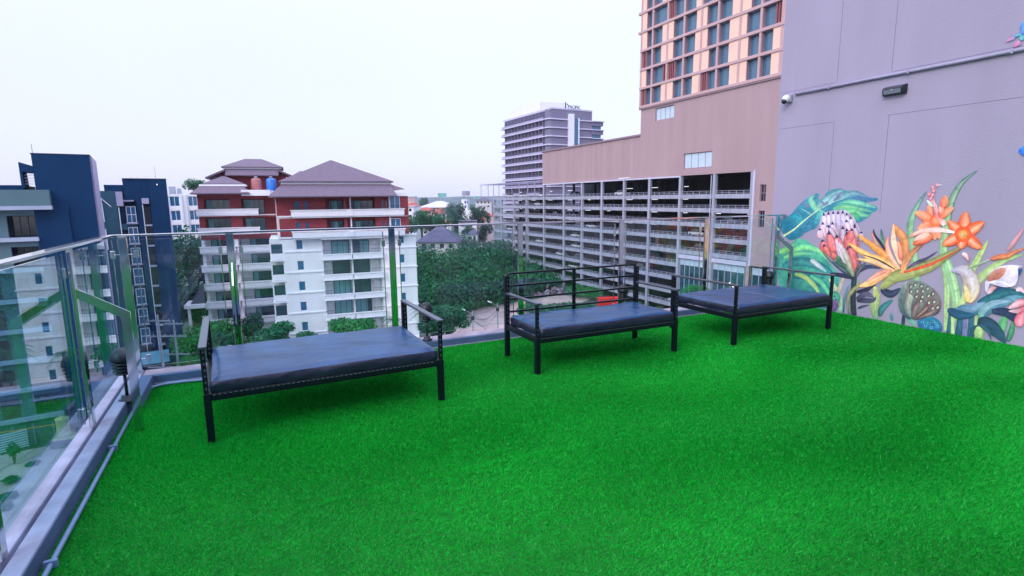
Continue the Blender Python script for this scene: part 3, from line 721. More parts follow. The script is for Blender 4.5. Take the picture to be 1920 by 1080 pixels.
# king protea
p = Paint(zB)
p.poly([(600, 480), (620, 430), (680, 385), (760, 368), (880, 362), (950, 390), (1010, 440), (1060, 530), (1100, 620), (1120, 720), (1090, 860), (1060, 1040), (1000, 1100), (900, 1080), (800, 1030), (680, 930), (610, 780), (585, 640)], (200, 190, 215), (150, 80, 90))
def pp(b, t, w, ca, cb, hi, tip=True):
    p.petal([b, ((b[0]+t[0])/2+(t[0]-b[0])*.05, (b[1]+t[1])/2), t], w, ca, cb, hi, edge=.55)
    if tip: p.petal([(t[0]+(b[0]-t[0])*.16, t[1]+(b[1]-t[1])*.16), (t[0], t[1]-6)], w*.5, (60, 40, 90), (35, 20, 60), wf=lambda q: 1-q*.8)
WHT = (235, 225, 240); LIL = (190, 165, 205); PNK = (235, 170, 175); COR = (235, 100, 95); DK = (120, 60, 80)
for b, t in [((650, 620), (640, 400)), ((700, 620), (700, 385)), ((760, 600), (760, 378)), ((830, 600), (820, 380)), ((890, 600), (880, 372)), ((950, 600), (930, 400)), ((1000, 620), (980, 450))]: pp(b, t, 36, LIL, (225, 215, 235), WHT)
for b, t in [((640, 700), (628, 520)), ((760, 700), (752, 520)), ((960, 660), (925, 490)), ((1040, 700), (1030, 545)), ((600, 720), (590, 600)), ((690, 660), (690, 560))]: pp(b, t, 44, PNK, (225, 210, 235), WHT)
for b, t in [((870, 800), (884, 570)), ((790, 720), (700, 560)), ((960, 800), (930, 600)), ((1080, 760), (1030, 560)), ((1110, 760), (1115, 640))]: pp(b, t, 44, DK, (215, 190, 215), (235, 220, 235))
for b, t in [((780, 900), (700, 630)), ((660, 900), (622, 740)), ((880, 900), (800, 680)), ((980, 900), (930, 640)), ((1030, 900), (1000, 640)), ((960, 760), (1000, 600))]: pp(b, t, 52, COR, (215, 110, 110), (250, 170, 165))
for b, t in [((820, 960), (690, 890)), ((720, 960), (640, 800)), ((1010, 1080), (940, 830)), ((1060, 1020), (960, 820))]: pp(b, t, 50, (170, 60, 60), (225, 110, 100), (245, 150, 140))
for sp, w, a, b, h in [([(960, 1180), (880, 980), (790, 720)], 46, (130, 130, 80), (225, 200, 235), (235, 225, 215)), ([(1010, 1160), (1000, 1000), (985, 920)], 36, (180, 70, 60), (225, 110, 90), (240, 150, 110)),
                       ([(900, 1150), (840, 1020), (815, 930)], 40, (20, 60, 70), (40, 130, 90), (80, 160, 100)), ([(880, 1130), (740, 1000), (640, 900)], 24, (30, 40, 60), (110, 120, 110), (160, 170, 150))]: p.petal(sp, w, a, b, h)
p.done('protea_flower')
# protea collar + bird of paradise
p = Paint(zC)
for q in [([(220, 430), (120, 360), (0, 270)], 26, (20, 50, 60), (30, 70, 90), (120, 140, 140)), ([(235, 430), (270, 340), (290, 250)], 22, (30, 50, 60), (130, 90, 100), (120, 130, 110)),
          ([(240, 430), (290, 340), (350, 280)], 18, (30, 50, 60), (60, 80, 90), (130, 140, 130)), ([(225, 430), (170, 360), (60, 240)], 26, (40, 70, 70), (30, 90, 80), (130, 160, 110)),
          ([(220, 420), (160, 260), (110, 150), (50, 60)], 30, (120, 140, 90), (220, 200, 220), (225, 215, 180)), ([(235, 340), (225, 260), (180, 130)], 26, (220, 80, 60), (220, 130, 140), (245, 150, 140)),
          ([(500, 550), (600, 600), (700, 540)], 38, (20, 40, 60), (50, 60, 90), (60, 80, 110)), ([(250, 580), (340, 570), (420, 520)], 18, (20, 20, 40), (40, 40, 70)),
          ([(250, 650), (350, 600), (430, 640)], 26, (60, 60, 85), (110, 105, 140)),
          ([(560, 210), (480, 130), (440, 60), (400, -40)], 22, (150, 150, 130), (235, 120, 100), (210, 200, 190)), ([(560, 190), (500, 90), (440, 10), (420, -60)], 14, (40, 40, 70), (20, 30, 60)),
          ([(530, 100), (510, 20), (500, -60)], 16, (110, 160, 110), (30, 90, 110), None),
          ([(690, 385), (560, 230), (400, 100), (250, -10)], 36, (235, 110, 40), (250, 170, 60), (255, 200, 120)),
          ([(690, 385), (560, 290), (380, 220), (165, 80)], 44, (245, 150, 70), (255, 205, 100), (255, 225, 150)),
          ([(660, 385), (560, 330), (400, 270), (250, 245)], 26, (245, 160, 90), (250, 200, 120), (255, 240, 210)),
          ([(640, 350), (460, 250), (300, 200)], 8, (60, 40, 50), (60, 60, 80)),
          ([(700, 370), (600, 230), (560, 100), (575, 10)], 26, (250, 200, 150), (240, 110, 110), (255, 230, 200)),
          ([(710, 350), (740, 180), (720, 30), (650, -60), (620, -110)], 42, (220, 110, 60), (235, 150, 80), (250, 190, 120)),
          ([(700, 300), (660, 180), (630, 80), (625, 0), (625, -110)], 30, (255, 210, 170), (250, 200, 150), (255, 235, 210)),
          ([(700, 260), (690, 150), (670, 60)], 24, (235, 100, 80), (245, 160, 120), (255, 200, 170)),
          ([(610, 360), (480, 430), (380, 490), (270, 525)], 42, (225, 150, 110), (250, 200, 110), (255, 215, 160)),
          ([(560, 365), (470, 400), (350, 480)], 24, (235, 130, 110), (245, 180, 140), (250, 190, 170)),
          ([(280, 510), (220, 560), (170, 640), (160, 800)], 20, (150, 150, 80), (90, 110, 110), (200, 190, 120)),
          ([(500, 540), (640, 430), (800, 380), (1000, 310), (1150, 220), (1350, 110)], 64, (160, 170, 90), (130, 140, 80), (200, 205, 130)),
          ([(700, 390), (840, 350), (1000, 300), (1150, 230), (1370, 105)], 16, (235, 90, 40), (200, 60, 40), (245, 120, 60)),
          ([(710, 385), (740, 300), (790, 210), (870, 130), (1000, 20)], 32, (250, 180, 120), (110, 70, 60), (230, 130, 70)),
          ([(760, 350), (860, 280), (960, 240), (1075, 165)], 14, (60, 60, 90), (20, 30, 60), (110, 110, 130)),
          ([(810, 330), (860, 290), (950, 260)], 12, (130, 110, 150), (50, 50, 80))]:
    p.petal(*q)
p.done('bird_of_paradise_flower')
# lotus pods
p = Paint(zC)
p.poly([(740, 485), (800, 465), (900, 475), (1000, 520), (1085, 600), (1110, 700), (1080, 790), (1000, 830), (900, 860), (800, 850), (730, 790), (700, 700), (690, 600), (710, 520)], (150, 165, 150), (60, 45, 60))
for q in [([(800, 850), (720, 760), (700, 620), (740, 490)], 30, (10, 30, 60), (140, 170, 160), (60, 90, 100)), ([(810, 850), (770, 740), (800, 620), (840, 590)], 34, (40, 90, 100), (200, 205, 180), (190, 190, 160)),
          ([(820, 850), (850, 740), (900, 660)], 26, (70, 80, 90), (130, 90, 90), (190, 160, 140)), ([(840, 850), (930, 770), (980, 720)], 24, (60, 50, 60), (140, 100, 90), (200, 170, 150)),
          ([(860, 850), (980, 800), (1060, 760)], 20, (50, 40, 55), (150, 110, 100), (200, 170, 150))]: p.petal(*q)
p.poly([(770, 480), (830, 462), (920, 478), (1010, 530), (1085, 610), (1105, 700), (1080, 760), (1010, 760), (930, 700), (850, 650), (790, 590), (760, 530)], (120, 140, 130), (120, 80, 80))
for x, y in [(800, 525), (846, 507), (908, 520), (970, 545), (804, 575), (865, 570), (922, 570), (857, 625), (918, 628), (980, 618), (1026, 597), (903, 670), (983, 688), (1037, 678), (1022, 745), (1072, 735)]:
    p.disc(x, y, 19, 24, (50, 60, 65), rot=.5); p.disc(x+3, y+2, 12, 17, (215, 220, 195), (150, 160, 130), rot=.5)
p.done('lotus_seed_pod'); p = Paint(zC)
p.poly([(870, 870), (920, 850), (1010, 830), (1080, 860), (1120, 920), (1110, 980), (1040, 985), (950, 955), (880, 930)], (30, 130, 160), (10, 90, 140))
for x, y in [(920, 885), (985, 895), (1030, 880), (950, 925), (1010, 940), (1070, 930), (1060, 895)]: p.disc(x, y, 17, 13, (110, 200, 215)); p.disc(x, y, 12, 9, (15, 90, 140))
p.done('lotus_seed_pod'); p = Paint(zC)
p.disc(30, 640, 60, 70, (90, 190, 150), (60, 140, 120))
for x, y in [(0, 610), (30, 625), (10, 660), (45, 655)]: p.disc(x, y, 11, 11, (30, 90, 90))
p.petal([(0, 780), (30, 700), (50, 660)], 40, (90, 70, 120), (130, 100, 150))
p.done('lotus_seed_pod')
# orange lilies
p = Paint(zD)
ORG = (245, 90, 30); LTO = (255, 190, 150); 
for b, t, w in [((380, 560), (350, 420), 34), ((400, 600), (205, 500), 52), ((400, 620), (230, 680), 44), ((420, 600), (420, 800), 48), ((420, 620), (470, 790), 40), ((470, 560), (620, 450), 40), ((480, 540), (500, 440), 30), ((510, 450), (540, 320), 42)]:
    p.petal([b, ((b[0]+t[0])/2, (b[1]+t[1])/2-12), t], w, ORG, (250, 165, 120), LTO, edge=.9)
p.disc(430, 590, 70, 62, (250, 175, 120), ORG)
for b, t, w in [((450, 580), (400, 350), 22), ((440, 540), (430, 400), 20), ((480, 520), (470, 430), 18)]: p.petal([b, t], w, (235, 120, 120), (245, 185, 180), (250, 205, 195))
for i, (x, y) in enumerate([(445, 208), (398, 235), (405, 270), (360, 308), (395, 315), (378, 350), (390, 385)]): p.disc(x, y, 18-(i == 0)*4, 22, (245, 190, 195), (225, 110, 125), rot=.4)
p.petal([(400, 440), (360, 400), (335, 370)], 16, (200, 220, 200), (225, 235, 220)); p.petal([(455, 212), (475, 210), (495, 205)], 4, (240, 240, 240), (245, 245, 245))
p.petal([(520, 640), (500, 600), (440, 560)], 30, (255, 235, 230), (240, 120, 90))
for t, w in [((750, 490), 70), ((948, 600), 62), ((925, 885), 64), ((700, 890), 68), ((500, 850), 60), ((555, 590), 58)]:
    m = (720, 740); p.petal([m, ((m[0]+t[0])/2, (m[1]+t[1])/2), t], w, (250, 80, 25), (250, 110, 40), (255, 225, 180), edge=.75)
p.disc(722, 735, 92, 84, (250, 150, 60), (248, 75, 20)); p.disc(722, 735, 46, 44, (250, 195, 110), (245, 150, 70))
for a in range(7): p.petal([(715, 738), (715+26*math.cos(a*.9), 738+26*math.sin(a*.9))], 4, (250, 235, 170), (120, 70, 40))
p.petal([(630, 715), (480, 690), (300, 695), (190, 740), (145, 770)], 26, (255, 240, 235), (240, 120, 80), (255, 225, 200))
p.petal([(400, 740), (300, 790), (180, 845)], 44, (245, 120, 70), (235, 60, 30), (255, 200, 160)); p.petal([(360, 730), (270, 760), (190, 805)], 28, (255, 210, 180), (250, 180, 150), (255, 235, 220))
p.done('orange_lily_flower')
# calla lilies, buds and big leaves on the right
p = Paint(zE)
for q in [([(560, 690), (600, 600), (580, 500), (520, 440), (430, 450)], 62, (220, 195, 130), (170, 160, 200), (240, 240, 250)), ([(565, 690), (560, 620), (540, 560)], 26, (245, 205, 110), (240, 225, 180), (250, 225, 160)),
          ([(520, 310), (550, 330), (570, 370)], 18, (240, 230, 235), (220, 90, 90), (250, 245, 245)), ([(565, 430), (563, 400), (566, 370)], 6, (190, 200, 150), (120, 60, 90)),
          ([(560, 435), (650, 395), (740, 355)], 7, (120, 160, 130), (190, 215, 160), None), ([(740, 358), (800, 340), (870, 330), (930, 300), (1010, 270)], 20, (210, 100, 60), (235, 130, 80), (250, 175, 120)),
          ([(870, 290), (910, 240), (960, 170), (1000, 110)], 16, (200, 150, 150), (200, 150, 170), (240, 140, 110)),
          ([(720, 700), (840, 560), (990, 430)], 50, (20, 60, 90), (20, 80, 130), None)]: p.petal(*q)
p.poly([(712, 520), (735, 465), (800, 420), (880, 402), (960, 405), (990, 415), (955, 430), (955, 500), (930, 560), (860, 575), (780, 560), (740, 545), (725, 580), (722, 625), (700, 600), (697, 540)], (235, 225, 240), (220, 205, 225))
p.poly([(712, 515), (740, 465), (800, 430), (860, 425), (850, 470), (790, 520), (735, 530)], (225, 160, 140), (190, 110, 90))
for q in [([(780, 510), (820, 480), (850, 455)], 10, (225, 120, 90), (235, 150, 110), None), ([(730, 540), (820, 530), (900, 560), (950, 500)], 16, (235, 230, 245), (225, 215, 240), (250, 250, 255)), ([(725, 630), (750, 590), (790, 575)], 18, (240, 215, 225), (230, 130, 110), None)]: p.petal(*q)
p.poly([(405, 740), (460, 735), (520, 715), (600, 715), (680, 660), (780, 630), (900, 600), (1000, 620), (1010, 650), (900, 700), (820, 740), (740, 780), (700, 840), (660, 840), (635, 790), (560, 810), (470, 800), (420, 775)], (110, 165, 185), (20, 100, 120))
for q in [([(640, 700), (760, 650), (900, 610), (1010, 640)], 34, (20, 100, 110), (10, 90, 110), (40, 130, 130)), ([(410, 750), (500, 790), (620, 790)], 34, (10, 60, 90), (10, 90, 120), (20, 100, 130)), ([(660, 830), (680, 760), (760, 700), (900, 680)], 30, (90, 170, 140), (140, 175, 205), (170, 200, 215)),
          ([(500, 730), (600, 740), (700, 690)], 30, (60, 120, 150), (140, 170, 200), (150, 185, 205)),
          ([(640, 840), (720, 860), (800, 930), (860, 1010)], 52, (10, 50, 70), (20, 90, 110), (20, 80, 100)), ([(750, 760), (860, 770), (950, 830), (985, 880)], 34, (30, 60, 90), (20, 30, 70), None),
          ([(610, 960), (600, 900), (680, 880), (730, 930), (745, 990)], 16, (20, 80, 90), (30, 100, 110), None), ([(650, 970), (650, 920), (640, 880)], 36, (150, 200, 120), (200, 225, 150), None),
          ([(1010, 690), (960, 700), (880, 740)], 30, (225, 70, 100), (245, 200, 205), (250, 215, 220)), ([(1010, 730), (960, 760), (880, 760)], 18, (220, 50, 80), (245, 215, 220), None), ([(960, 880), (970, 820), (1000, 760)], 40, (235, 130, 150), (225, 70, 100), (250, 205, 210)), ([(940, 600), (970, 590), (1010, 620)], 18, (245, 215, 220), (240, 190, 200), None)]: p.petal(*q)
p.done('calla_lily_flower')
p = Paint((1870, 30, 10.8))
p.petal([(370, 440), (280, 460), (195, 520)], 42, (120, 150, 190), (205, 130, 180), (225, 140, 180)); p.petal([(470, 510), (420, 560), (350, 630)], 52, (180, 150, 200), (215, 120, 170), (235, 120, 150)); p.petal([(360, 420), (440, 380), (520, 400)], 34, (100, 160, 190), (90, 170, 180), None)
p.poly([(540, 110), (500, 150), (480, 220), (490, 300), (520, 370), (600, 380), (620, 120)], (120, 180, 235), (40, 120, 225)); p.petal([(470, 480), (520, 440), (600, 420)], 50, (120, 190, 200), (90, 190, 190), None)
p.done('painted_flower_buds')
p = Paint((1850, 250, 4.31)); p.poly([(262, 145), (285, 115), (330, 95), (360, 180), (300, 178)], (60, 150, 235), (10, 90, 215)); p.done('painted_blue_petal')
# ---- conduit, camera, solar light on the wall
a = onX(1492, 175, WX-.02); b = onX(1920, 95, WX-.02)
cz = 3.045
c = MB().tube([(WX-.022, y, cz+(.004 if int(i) % 2 else 0)) for i, y in enumerate(np.linspace(5.72, -3, 9))], .019, 10)
o = mk('conduit_pipe', c, 'conduit', smooth=True); setp(o, 'straight lavender cable conduit running high along the mural wall', 'pipe')
for y in (5.2, 4.2, 3.2, 2.2): mk('pipe_clip', MB().box(WX-.046, WX-.001, y-.010, y+.010, cz-.024, cz+.024), 'conduit', o, bev=.003)
t = thing('security_camera', 'small white dome security camera at the left end of the wall conduit', 'camera', (WX, 5.80, 2.99))
mk('bracket', MB().box(-.055, -.001, -.03, .06, -.05, .06), 'conduit', t, zabs=False, bev=.01)
q = MB().lathe([(.004, .055), (.03, .050), (.047, .03), (.052, 0), (.050, -.03), (.046, -.034)], (0, 0, 0), 24); h = mk('housing', q, 'cctv_white', t, zabs=False, smooth=True); h.location = (-.085, .02, 0); h.rotation_euler = (.25, .55, 0)
q = MB().lathe([(.044, -.035), (.041, -.052), (.028, -.070), (.006, -.078)], (0, 0, 0), 20); g = mk('dome_lens', q, 'dark_glass', h, zabs=False, smooth=True)
t = thing('wall_light', 'black wedge-shaped solar wall light under the conduit on the mural wall', 'light', (WX, 4.34, 2.86)); t.scale = (.68, .68, .68)
q = MB(); pr = [(-.001, -.085), (-.001, .085), (-.10, .055), (-.125, .02), (-.10, -.07), (-.03, -.085)]
yl, yr = .20, -.20
vs = [(x, yl-(.03 if x < -.05 else 0), z) for x, z in pr]+[(x, yr+(.03 if x < -.05 else 0), z) for x, z in pr]; n = len(pr)
q.add(vs, [tuple(range(n)), tuple(range(2*n-1, n-1, -1))]+[(i, n+i, n+(i+1) % n, (i+1) % n) for i in range(n)]); mk('housing', q, 'dark_plastic', t, zabs=False, bev=.004)
mk('solar_panel', MB().add([(-.004, .185, .087), (-.004, -.185, .087), (-.098, -.155, .058), (-.098, .155, .058)], [(0, 1, 2, 3)]), 'solar', t, zabs=False)
mk('lamp_window', MB().add([(-.1265, .15, .010), (-.1265, -.15, .010), (-.1035, -.145, -.062), (-.1035, .145, -.062)], [(0, 1, 2, 3)]), 'lens', t, zabs=False)
mk('sensor', MB().lathe([(.004, 0), (.016, .004), (.018, .012)], (0, 0, 0), 12), 'cctv_white', t, zabs=False, smooth=True).location = (-.128, .0, -.012)
# ================================================================== CAR PARK BUILDING (facade in the plane x = GX, running away along y)
GX = 83.0
gar = thing('parking_garage', 'long open-sided grey parking garage with stacked decks and white railings', 'building', (GX, 73, GZ), rad(90))
# local frame: x runs away from us along the facade (world +y), local y runs towards -x (out of the building is +y)
def gpart(name, m, y0, y1, dx0, dx1, z0, z1, parent=None, bev=0):     # world y range, depth behind facade, z
    return mk(name, MB().box(y0-73, y1-73, -dx1, -dx0, z0, z1), m, parent or gar)
TOPS = [2.15, -.60, -3.52, -6.42, -9.40, -12.38, -15.38, -18.38, -21.3]
YE = 190.6; COLS = [73.0, 82.3, 91.8, 101.8, 111.2, 120.6, 130.0, 139.7, 151.6, 163.0, 173.2, 183.5, 190.0]
for i, z in enumerate(TOPS):
    y0 = 91.9 if i > 4 else 73.6
    gpart('slab_edge', 'concrete', y0, YE, 0, .4, z-.86, z)
    gpart('deck', 'concrete_dark', y0, YE, .401, 22, z-.35, z-.04)  # near-black decks and inner columns, shade painted into the concrete
for i in range(len(COLS)):
    y = COLS[i]; w = .62
    zt = TOPS[0] if y > 152 else 6.0
    if i == 0: gpart('column', 'concrete', y-.2, y+.5, -.15, .5, GZ, 6.0)
    else: gpart('column', 'concrete', y-w/2, y+w/2, -.12, .55, GZ, zt)
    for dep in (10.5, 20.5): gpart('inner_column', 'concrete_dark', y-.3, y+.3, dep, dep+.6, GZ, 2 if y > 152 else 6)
for y in (82.9, 101.3, 120.0, 139.0, 151.0, 163.6): mk('drain_pipe', MB().tube([(y-73, .22, GZ), (y-73, .22, 5.8 if y < 152 else 2.2)], .10, 8), 'rail_grey', gar)
# railings bay by bay on every deck
def railing(L_):
    m = MB()
    for z in (.22, .58): m.box(0, L_, .02, .08, z, z+.06)
    n = max(2, int(L_/1.5))
    for i in range(n+1): x = L_*i/n; m.box(x-.035, x+.035, .015, .085, 0, .58)
    return m
_rc = {}
for i, z in enumerate(TOPS):
    for a, b in zip(COLS, COLS[1:]):
        if i > 4 and b < 92: continue
        L_ = round(b-a-.64, 1)
        if L_ not in _rc: o = mk('railing', railing(L_), 'rail_grey', gar, zabs=False); _rc[L_] = o
        else: o = cp(_rc[L_], gar, (0, 0, 0))
        o.location = (a+.32-73, -.10, z-GZ)
# inner back wall (only the near two thirds; the far end stays open to the light)
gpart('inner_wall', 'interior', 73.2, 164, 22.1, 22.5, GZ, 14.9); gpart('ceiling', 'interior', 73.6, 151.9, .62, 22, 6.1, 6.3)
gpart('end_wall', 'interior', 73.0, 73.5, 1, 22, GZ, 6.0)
R = random.Random(4)
for i, z in enumerate(TOPS[:6]):
    for a, b in zip(COLS, COLS[1:]):
        if R.random() < .6: mk('ceiling_lamp', MB().box(a+2-73, a+2+R.choice((1.2, 2.4))-73, -4.2, -4.0, z+1.72, z+1.80), 'tube', gar)
for i, z in enumerate(TOPS[:8]):          # parked cars showing over the deck rails
    for a, b in zip(COLS[:11], COLS[1:]):
        if R.random() < .36 and not (i > 4 and a < 92):
            c = 'car_white' if R.random() < .5 else 'car_dark'
            x = a+R.uniform(1.4, 5.5); y = 2.2
            t = thing('parked_car', '%s car on the %s deck of the garage, %s bay from its near end' % ('white' if c == 'car_white' else 'dark', ('top', 'second highest', 'third highest', 'fourth highest', 'fifth highest', 'sixth highest', 'seventh highest', 'eighth highest')[i], ('first', 'second', 'third', 'fourth', 'fifth', 'sixth', 'seventh', 'eighth', 'ninth', 'tenth', 'eleventh')[COLS.index(a)]), 'car', (GX+y, x+2, z-.04), 0, 'cars parked on the garage decks')
            body = MB().prism([(-.9, -2.1), (.9, -2.1), (.9, 2.1), (-.9, 2.1)], .3, .85); mk('body', body, c, t, zabs=False, bev=.12, seg=2)
            cab = MB(); cab.add([(-.85, -1.3, .85), (.85, -1.3, .85), (.85, 1.5, .85), (-.85, 1.5, .85), (-.7, -.7, 1.42), (.7, -.7, 1.42), (.7, 1.1, 1.42), (-.7, 1.1, 1.42)], [(4, 5, 6, 7), (0, 1, 5, 4), (1, 2, 6, 5), (2, 3, 7, 6), (3, 0, 4, 7)]); mk('cabin', cab, 'dark_glass', t, zabs=False)
            for sx in (-.82, .82):
                for sy in (-1.35, 1.35): mk('wheel', MB().tube([(sx-.1, sy, .32), (sx+.1, sy, .32)], .32, 12), 'tyre', t, zabs=False)
# upper cladding: long parapet wall, taller block under the tower
wl = 40
clad = MB()
clad.grid(105.4-73, 152.6-73, 6.0, 15.6, [], -.1, -.6); mk('cladding_wall', clad, 'cladding_trim', gar)
for k_ in range(21): part('cladding_panel', 'cladding', gar, (32.42+k_*2.246, 32.42+(k_+1)*2.246-.05, -.099, -.06, 6.07, 15.59))
gpart('roof_cap', 'cladding_trim', 105.4, 152.8, -.25, 1, 15.6, 16.0)
gpart('lintel', 'purple_band', 91.9, 152.0, -.16, .3, 5.75, 6.05)
holes = [(83.2-73, 91.0-73, 7.4, 10.5), (94.4-73, 100.4-73, 18.2, 20.9), (70.1-73, 71.4-73, .7, 3.7), (70.1-73, 71.4-73, -3.9, -.9)]
m = MB().grid(73.0-73, 105.4-73, 6.05, 21.6, holes, .05, -.6); mk('cladding_wall', m, 'cladding', gar)
m = MB().grid(58-73, 72.75-73, -11, 21.6, holes, .05, -.6); m.grid(72.75-73, 73-73, 6.05, 21.6, [], .05, -.6); mk('cladding_wall', m, 'cladding', gar)
window(gar, 83.2-73, 7.4, 7.8, 3.1, -.25, 4, 1, 'cladding_trim', 'bright_glass', .14); window(gar, 94.4-73, 18.2, 6.0, 2.7, -.25, 4, 1, 'cladding_trim', 'bright_glass', .14)
for z in (.7, -3.9): window(gar, 70.1-73, z, 1.3, 3.0, -.3, 2, 2, 'cladding_trim', 'dark_glass', .12)
part('corner_pipe', 'purple_band', gar, (72.5-73, 72.8-73, .06, .30, GZ, 6.3))
gpart('core', 'concrete_dark', 58.3, 105, 23, 24, GZ, 21); gpart('roof', 'concrete_dark', 74, 152, 1, 24, 15.0, 15.3)
gpart('side_wall', 'cladding', 152.0, 152.6, .61, 22, 6.0, 15.6); gpart('side_wall', 'cladding', 104.9, 105.4, .61, 22, 15.9, 22.0)
# street-level shop front under the near bays
sh = [(82.8-73, 91.4-73, -24, -11.2), (74.2-73, 82.2-73, -24, -11.3)]
gpart('shop_beam', 'purple_band', 72.8, 91.8, -.1, .4, -11.2, -10.4)
for a, b in ((82.8, 91.4), (74.2, 82.2), (66.5, 72.4)):
    part('shop_glass', 'teal_glass', gar, (a-73, b-73, -.6, -.5, -24, -12.7))
    n = max(3, int((b-a)/1.35)); w = (b-a)/n
    for i in range(n): mk('bright_panel', MB().box(a-73+i*w+.06, a-73+(i+1)*w-.06, -.5, -.42, -12.65, -11.35), 'bright_glass', gar)
    part('shop_frame', 'rail_grey', gar, *[(a-73+i*w-.05, a-73+i*w+.05, -.5, -.36, -24, -11.3) for i in range(n+1)])
for y, z in ((81.2, -15.2), (77.5, -15.0), (76.6, -15.6)): mk('shop_lamp', MB().lathe([(.02, 0), (.16, .1), (.02, .25)], (y-73, -.3, z), 8), 'warm', gar)
part('shop_pillar', 'cladding', gar, (72.5-73, 73.2-73, .0, .45, -24, -11.0), (65.5-73, 66.3-73, .0, .45, -24, -11))
part('canopy', 'concrete', gar, (66-73, 92-73, -.3, 2.2, -20.3, -19.9))
# steel pergola on the far roof
pg = MB()
for y in (186, 180.5, 175, 196, 190.8, 203): pg.box(y-73-.09, y-73+.09, -.4, -.22, 2.15, 7.0)
pg.box(152-73, 204-73, -.5, -.1, 7.0, 7.25).box(152-73, 204-73, -9.2, -9.0, 7.0, 7.2)
for k in range(13): pg.box(152.5-73+k*4.2, 152.7-73+k*4.2, -9, -.5, 7.02, 7.18)
for y in (158, 163, 169): pg.box(y-73-.12, y-73+.12, -.3, -.1, 2.15, 7.0)
mk('pergola', pg, 'lav_trim', gar)
t = thing('deck_lamp', 'double-headed white lamp post standing in front of the garage roof', 'lamp', (80.4, 107.6, GZ))
mk('pole', MB().tube([(0, 0, 0), (0, 0, 30.1)], [.16, .10], 8), 'lav_trim', t, zabs=False); mk('lamp_head', MB().box(-.4, .4, -1.9, -.3, 30.0, 30.25).box(-.4, .4, .3, 1.9, 30.0, 30.25).box(-.08, .08, -.3, .3, 30.0, 30.12), 'white_trim', t, zabs=False, bev=.05)

# ================================================================== HOTEL TOWER above the cladding
tw = thing('hotel_tower', 'tall hotel tower with peach panels and blue glass above the brown cladding', 'building', (GX, 73, 21.5), rad(90))
TY = [58.6, 63.6, 68.7, 73.05, 77.6, 82.9, 87.2, 92.05, 97.0, 101.8, 105.6]; TF = [21.9+4.03*i for i in range(9)]
mk('core', MB().box(58-73, 105.2-73, -22, -.9, 21.6, 60), 'purple_wall', tw)
for i, z in enumerate(TF): mk('floor_band', MB().box(58-73, (106.7 if i > 3 else 105.9)-73, -1.0, .38, z-.30, z+.25), 'tower_frame', tw, bev=.03)
for i, y in enumerate(TY): mk('pier', MB().box(y-.22-73, y+.22-73, -.9, .30, 21.6, 60), 'tower_frame', tw)
R = random.Random(12)
pat = [.62, .5, .62, .5, .42, .45, .70, .48, .60, .5]
for fi in range(8):
    z0, z1 = TF[fi]+.25, TF[fi+1]-.30
    for ci in range(10):
        a, b = TY[ci]+.22, TY[ci+1]-.22; w = b-a
        gf = R.choice((.52, .56, .62, .66, .72, .60)); gl = (ci % 2 == 1)     # glass against the near or far pier
        if fi > 3 and R.random() < .35: gf = .98
        g0, g1 = (a, a+w*gf) if gl else (b-w*gf, b)
        part('window_pane', 'tower_glass', tw, (g0-73, g1-73, -.62, -.55, z0, z1))
        part('reveal', 'cladding_trim', tw, (g1-.08-73, g1-73, -.54, .12, z0, z1))
        if gf < .97:
            p0, p1 = (g1+.01, b) if gl else (a, g0-.01)
            if R.random() < .84: part('peach_panel', 'peach', tw, (p0-73, p1-73, -.25, .20, z0, z1), bev=.02)
            else:
                n = max(2, int((p1-p0)/.5))
                for k in range(n): part('louvre', 'louvre', tw, (p0+(p1-p0)*k/n-73+.06, p0+(p1-p0)*(k+.6)/n-73, -.5, .05, z0, z1))
                part('louvre_backing', 'cladding_trim', tw, (p0-73, p1-73, -.6, -.52, z0, z1))
part('base_trim', 'cladding_trim', tw, (58-73, 105.8-73, .051, .30, 21.3, 21.58))

# ================================================================== FAR HOTEL WITH ROOF SIGN
hA = atD(1030, 300, 196); ht = thing('far_hotel', 'distant mauve hotel block with pale balcony bands and a roof sign', 'building', (hA.x, hA.y, GZ), rad(3))
LV = [30.95-2.86*i for i in range(16)]
mk('wall', MB().box(1.3, 18, .02, 34, GZ, 32.0).box(.9, 1.3, 1.2, 34, 30.2, 32), 'purple_wall', ht)
mk('corner_wall', MB().prism([(1.3, 0.021), (1.3, 2.6), (-.25, 2.6), (-.1, 1.0), (.5, .2)], GZ, 31.9), 'purple_wall', ht)
for i, z in enumerate(LV):
    if i == 0: continue
    b = MB(); b.prism([(18.2, -.35), (18.2, .3), (1.4, .3), (1.2, 35), (-.75, 35), (-.75, 1.6), (-.4, .3), (.6, -.35)], z+.42, z+.80)
    mk('balcony_band', b, 'purple_band', ht)
for i in range(15):
    z = LV[i+1]+.85; h = LV[i]-LV[i+1]-.5
    for k in range(12):
        y = 3.6+k*2.55
        mk('balcony_divider', MB().box(-.6, 1.28, y-.12, y+.12, z, z+h), 'purple_wall', ht)
    mk('balcony_rail', MB().box(-.62, -.56, 3.2, 34, z, z+.55), 'lav_trim', ht)
    part('window_strip', 'dark_glass', ht, (1.2, 1.29, 3.4, 34, z+.1, z+h-.25))
mk('stair_fin', MB().box(7.6, 9.5, -1.3, .0, 8, 30.6).box(11.3, 11.7, -1.3, 0, 8, 29.3), 'white_trim', ht); mk('stair_glass', MB().box(9.5, 11.3, -1.0, -.02, 8, 29.2), 'blue_glass', ht)
for z in (28.9, 25.9, 22.9, 20.0): mk('annex_band', MB().box(18, 22.8, -.3, 8, z-1.7, z-.3), 'purple_wall', ht); mk('annex_slab', MB().box(18.2, 23, -.8, 8.2, z-.29, z), 'purple_band', ht); part('annex_glass', 'blue_glass', ht, (18, 22.2, .3, 7, z-2.8, z-1.71))
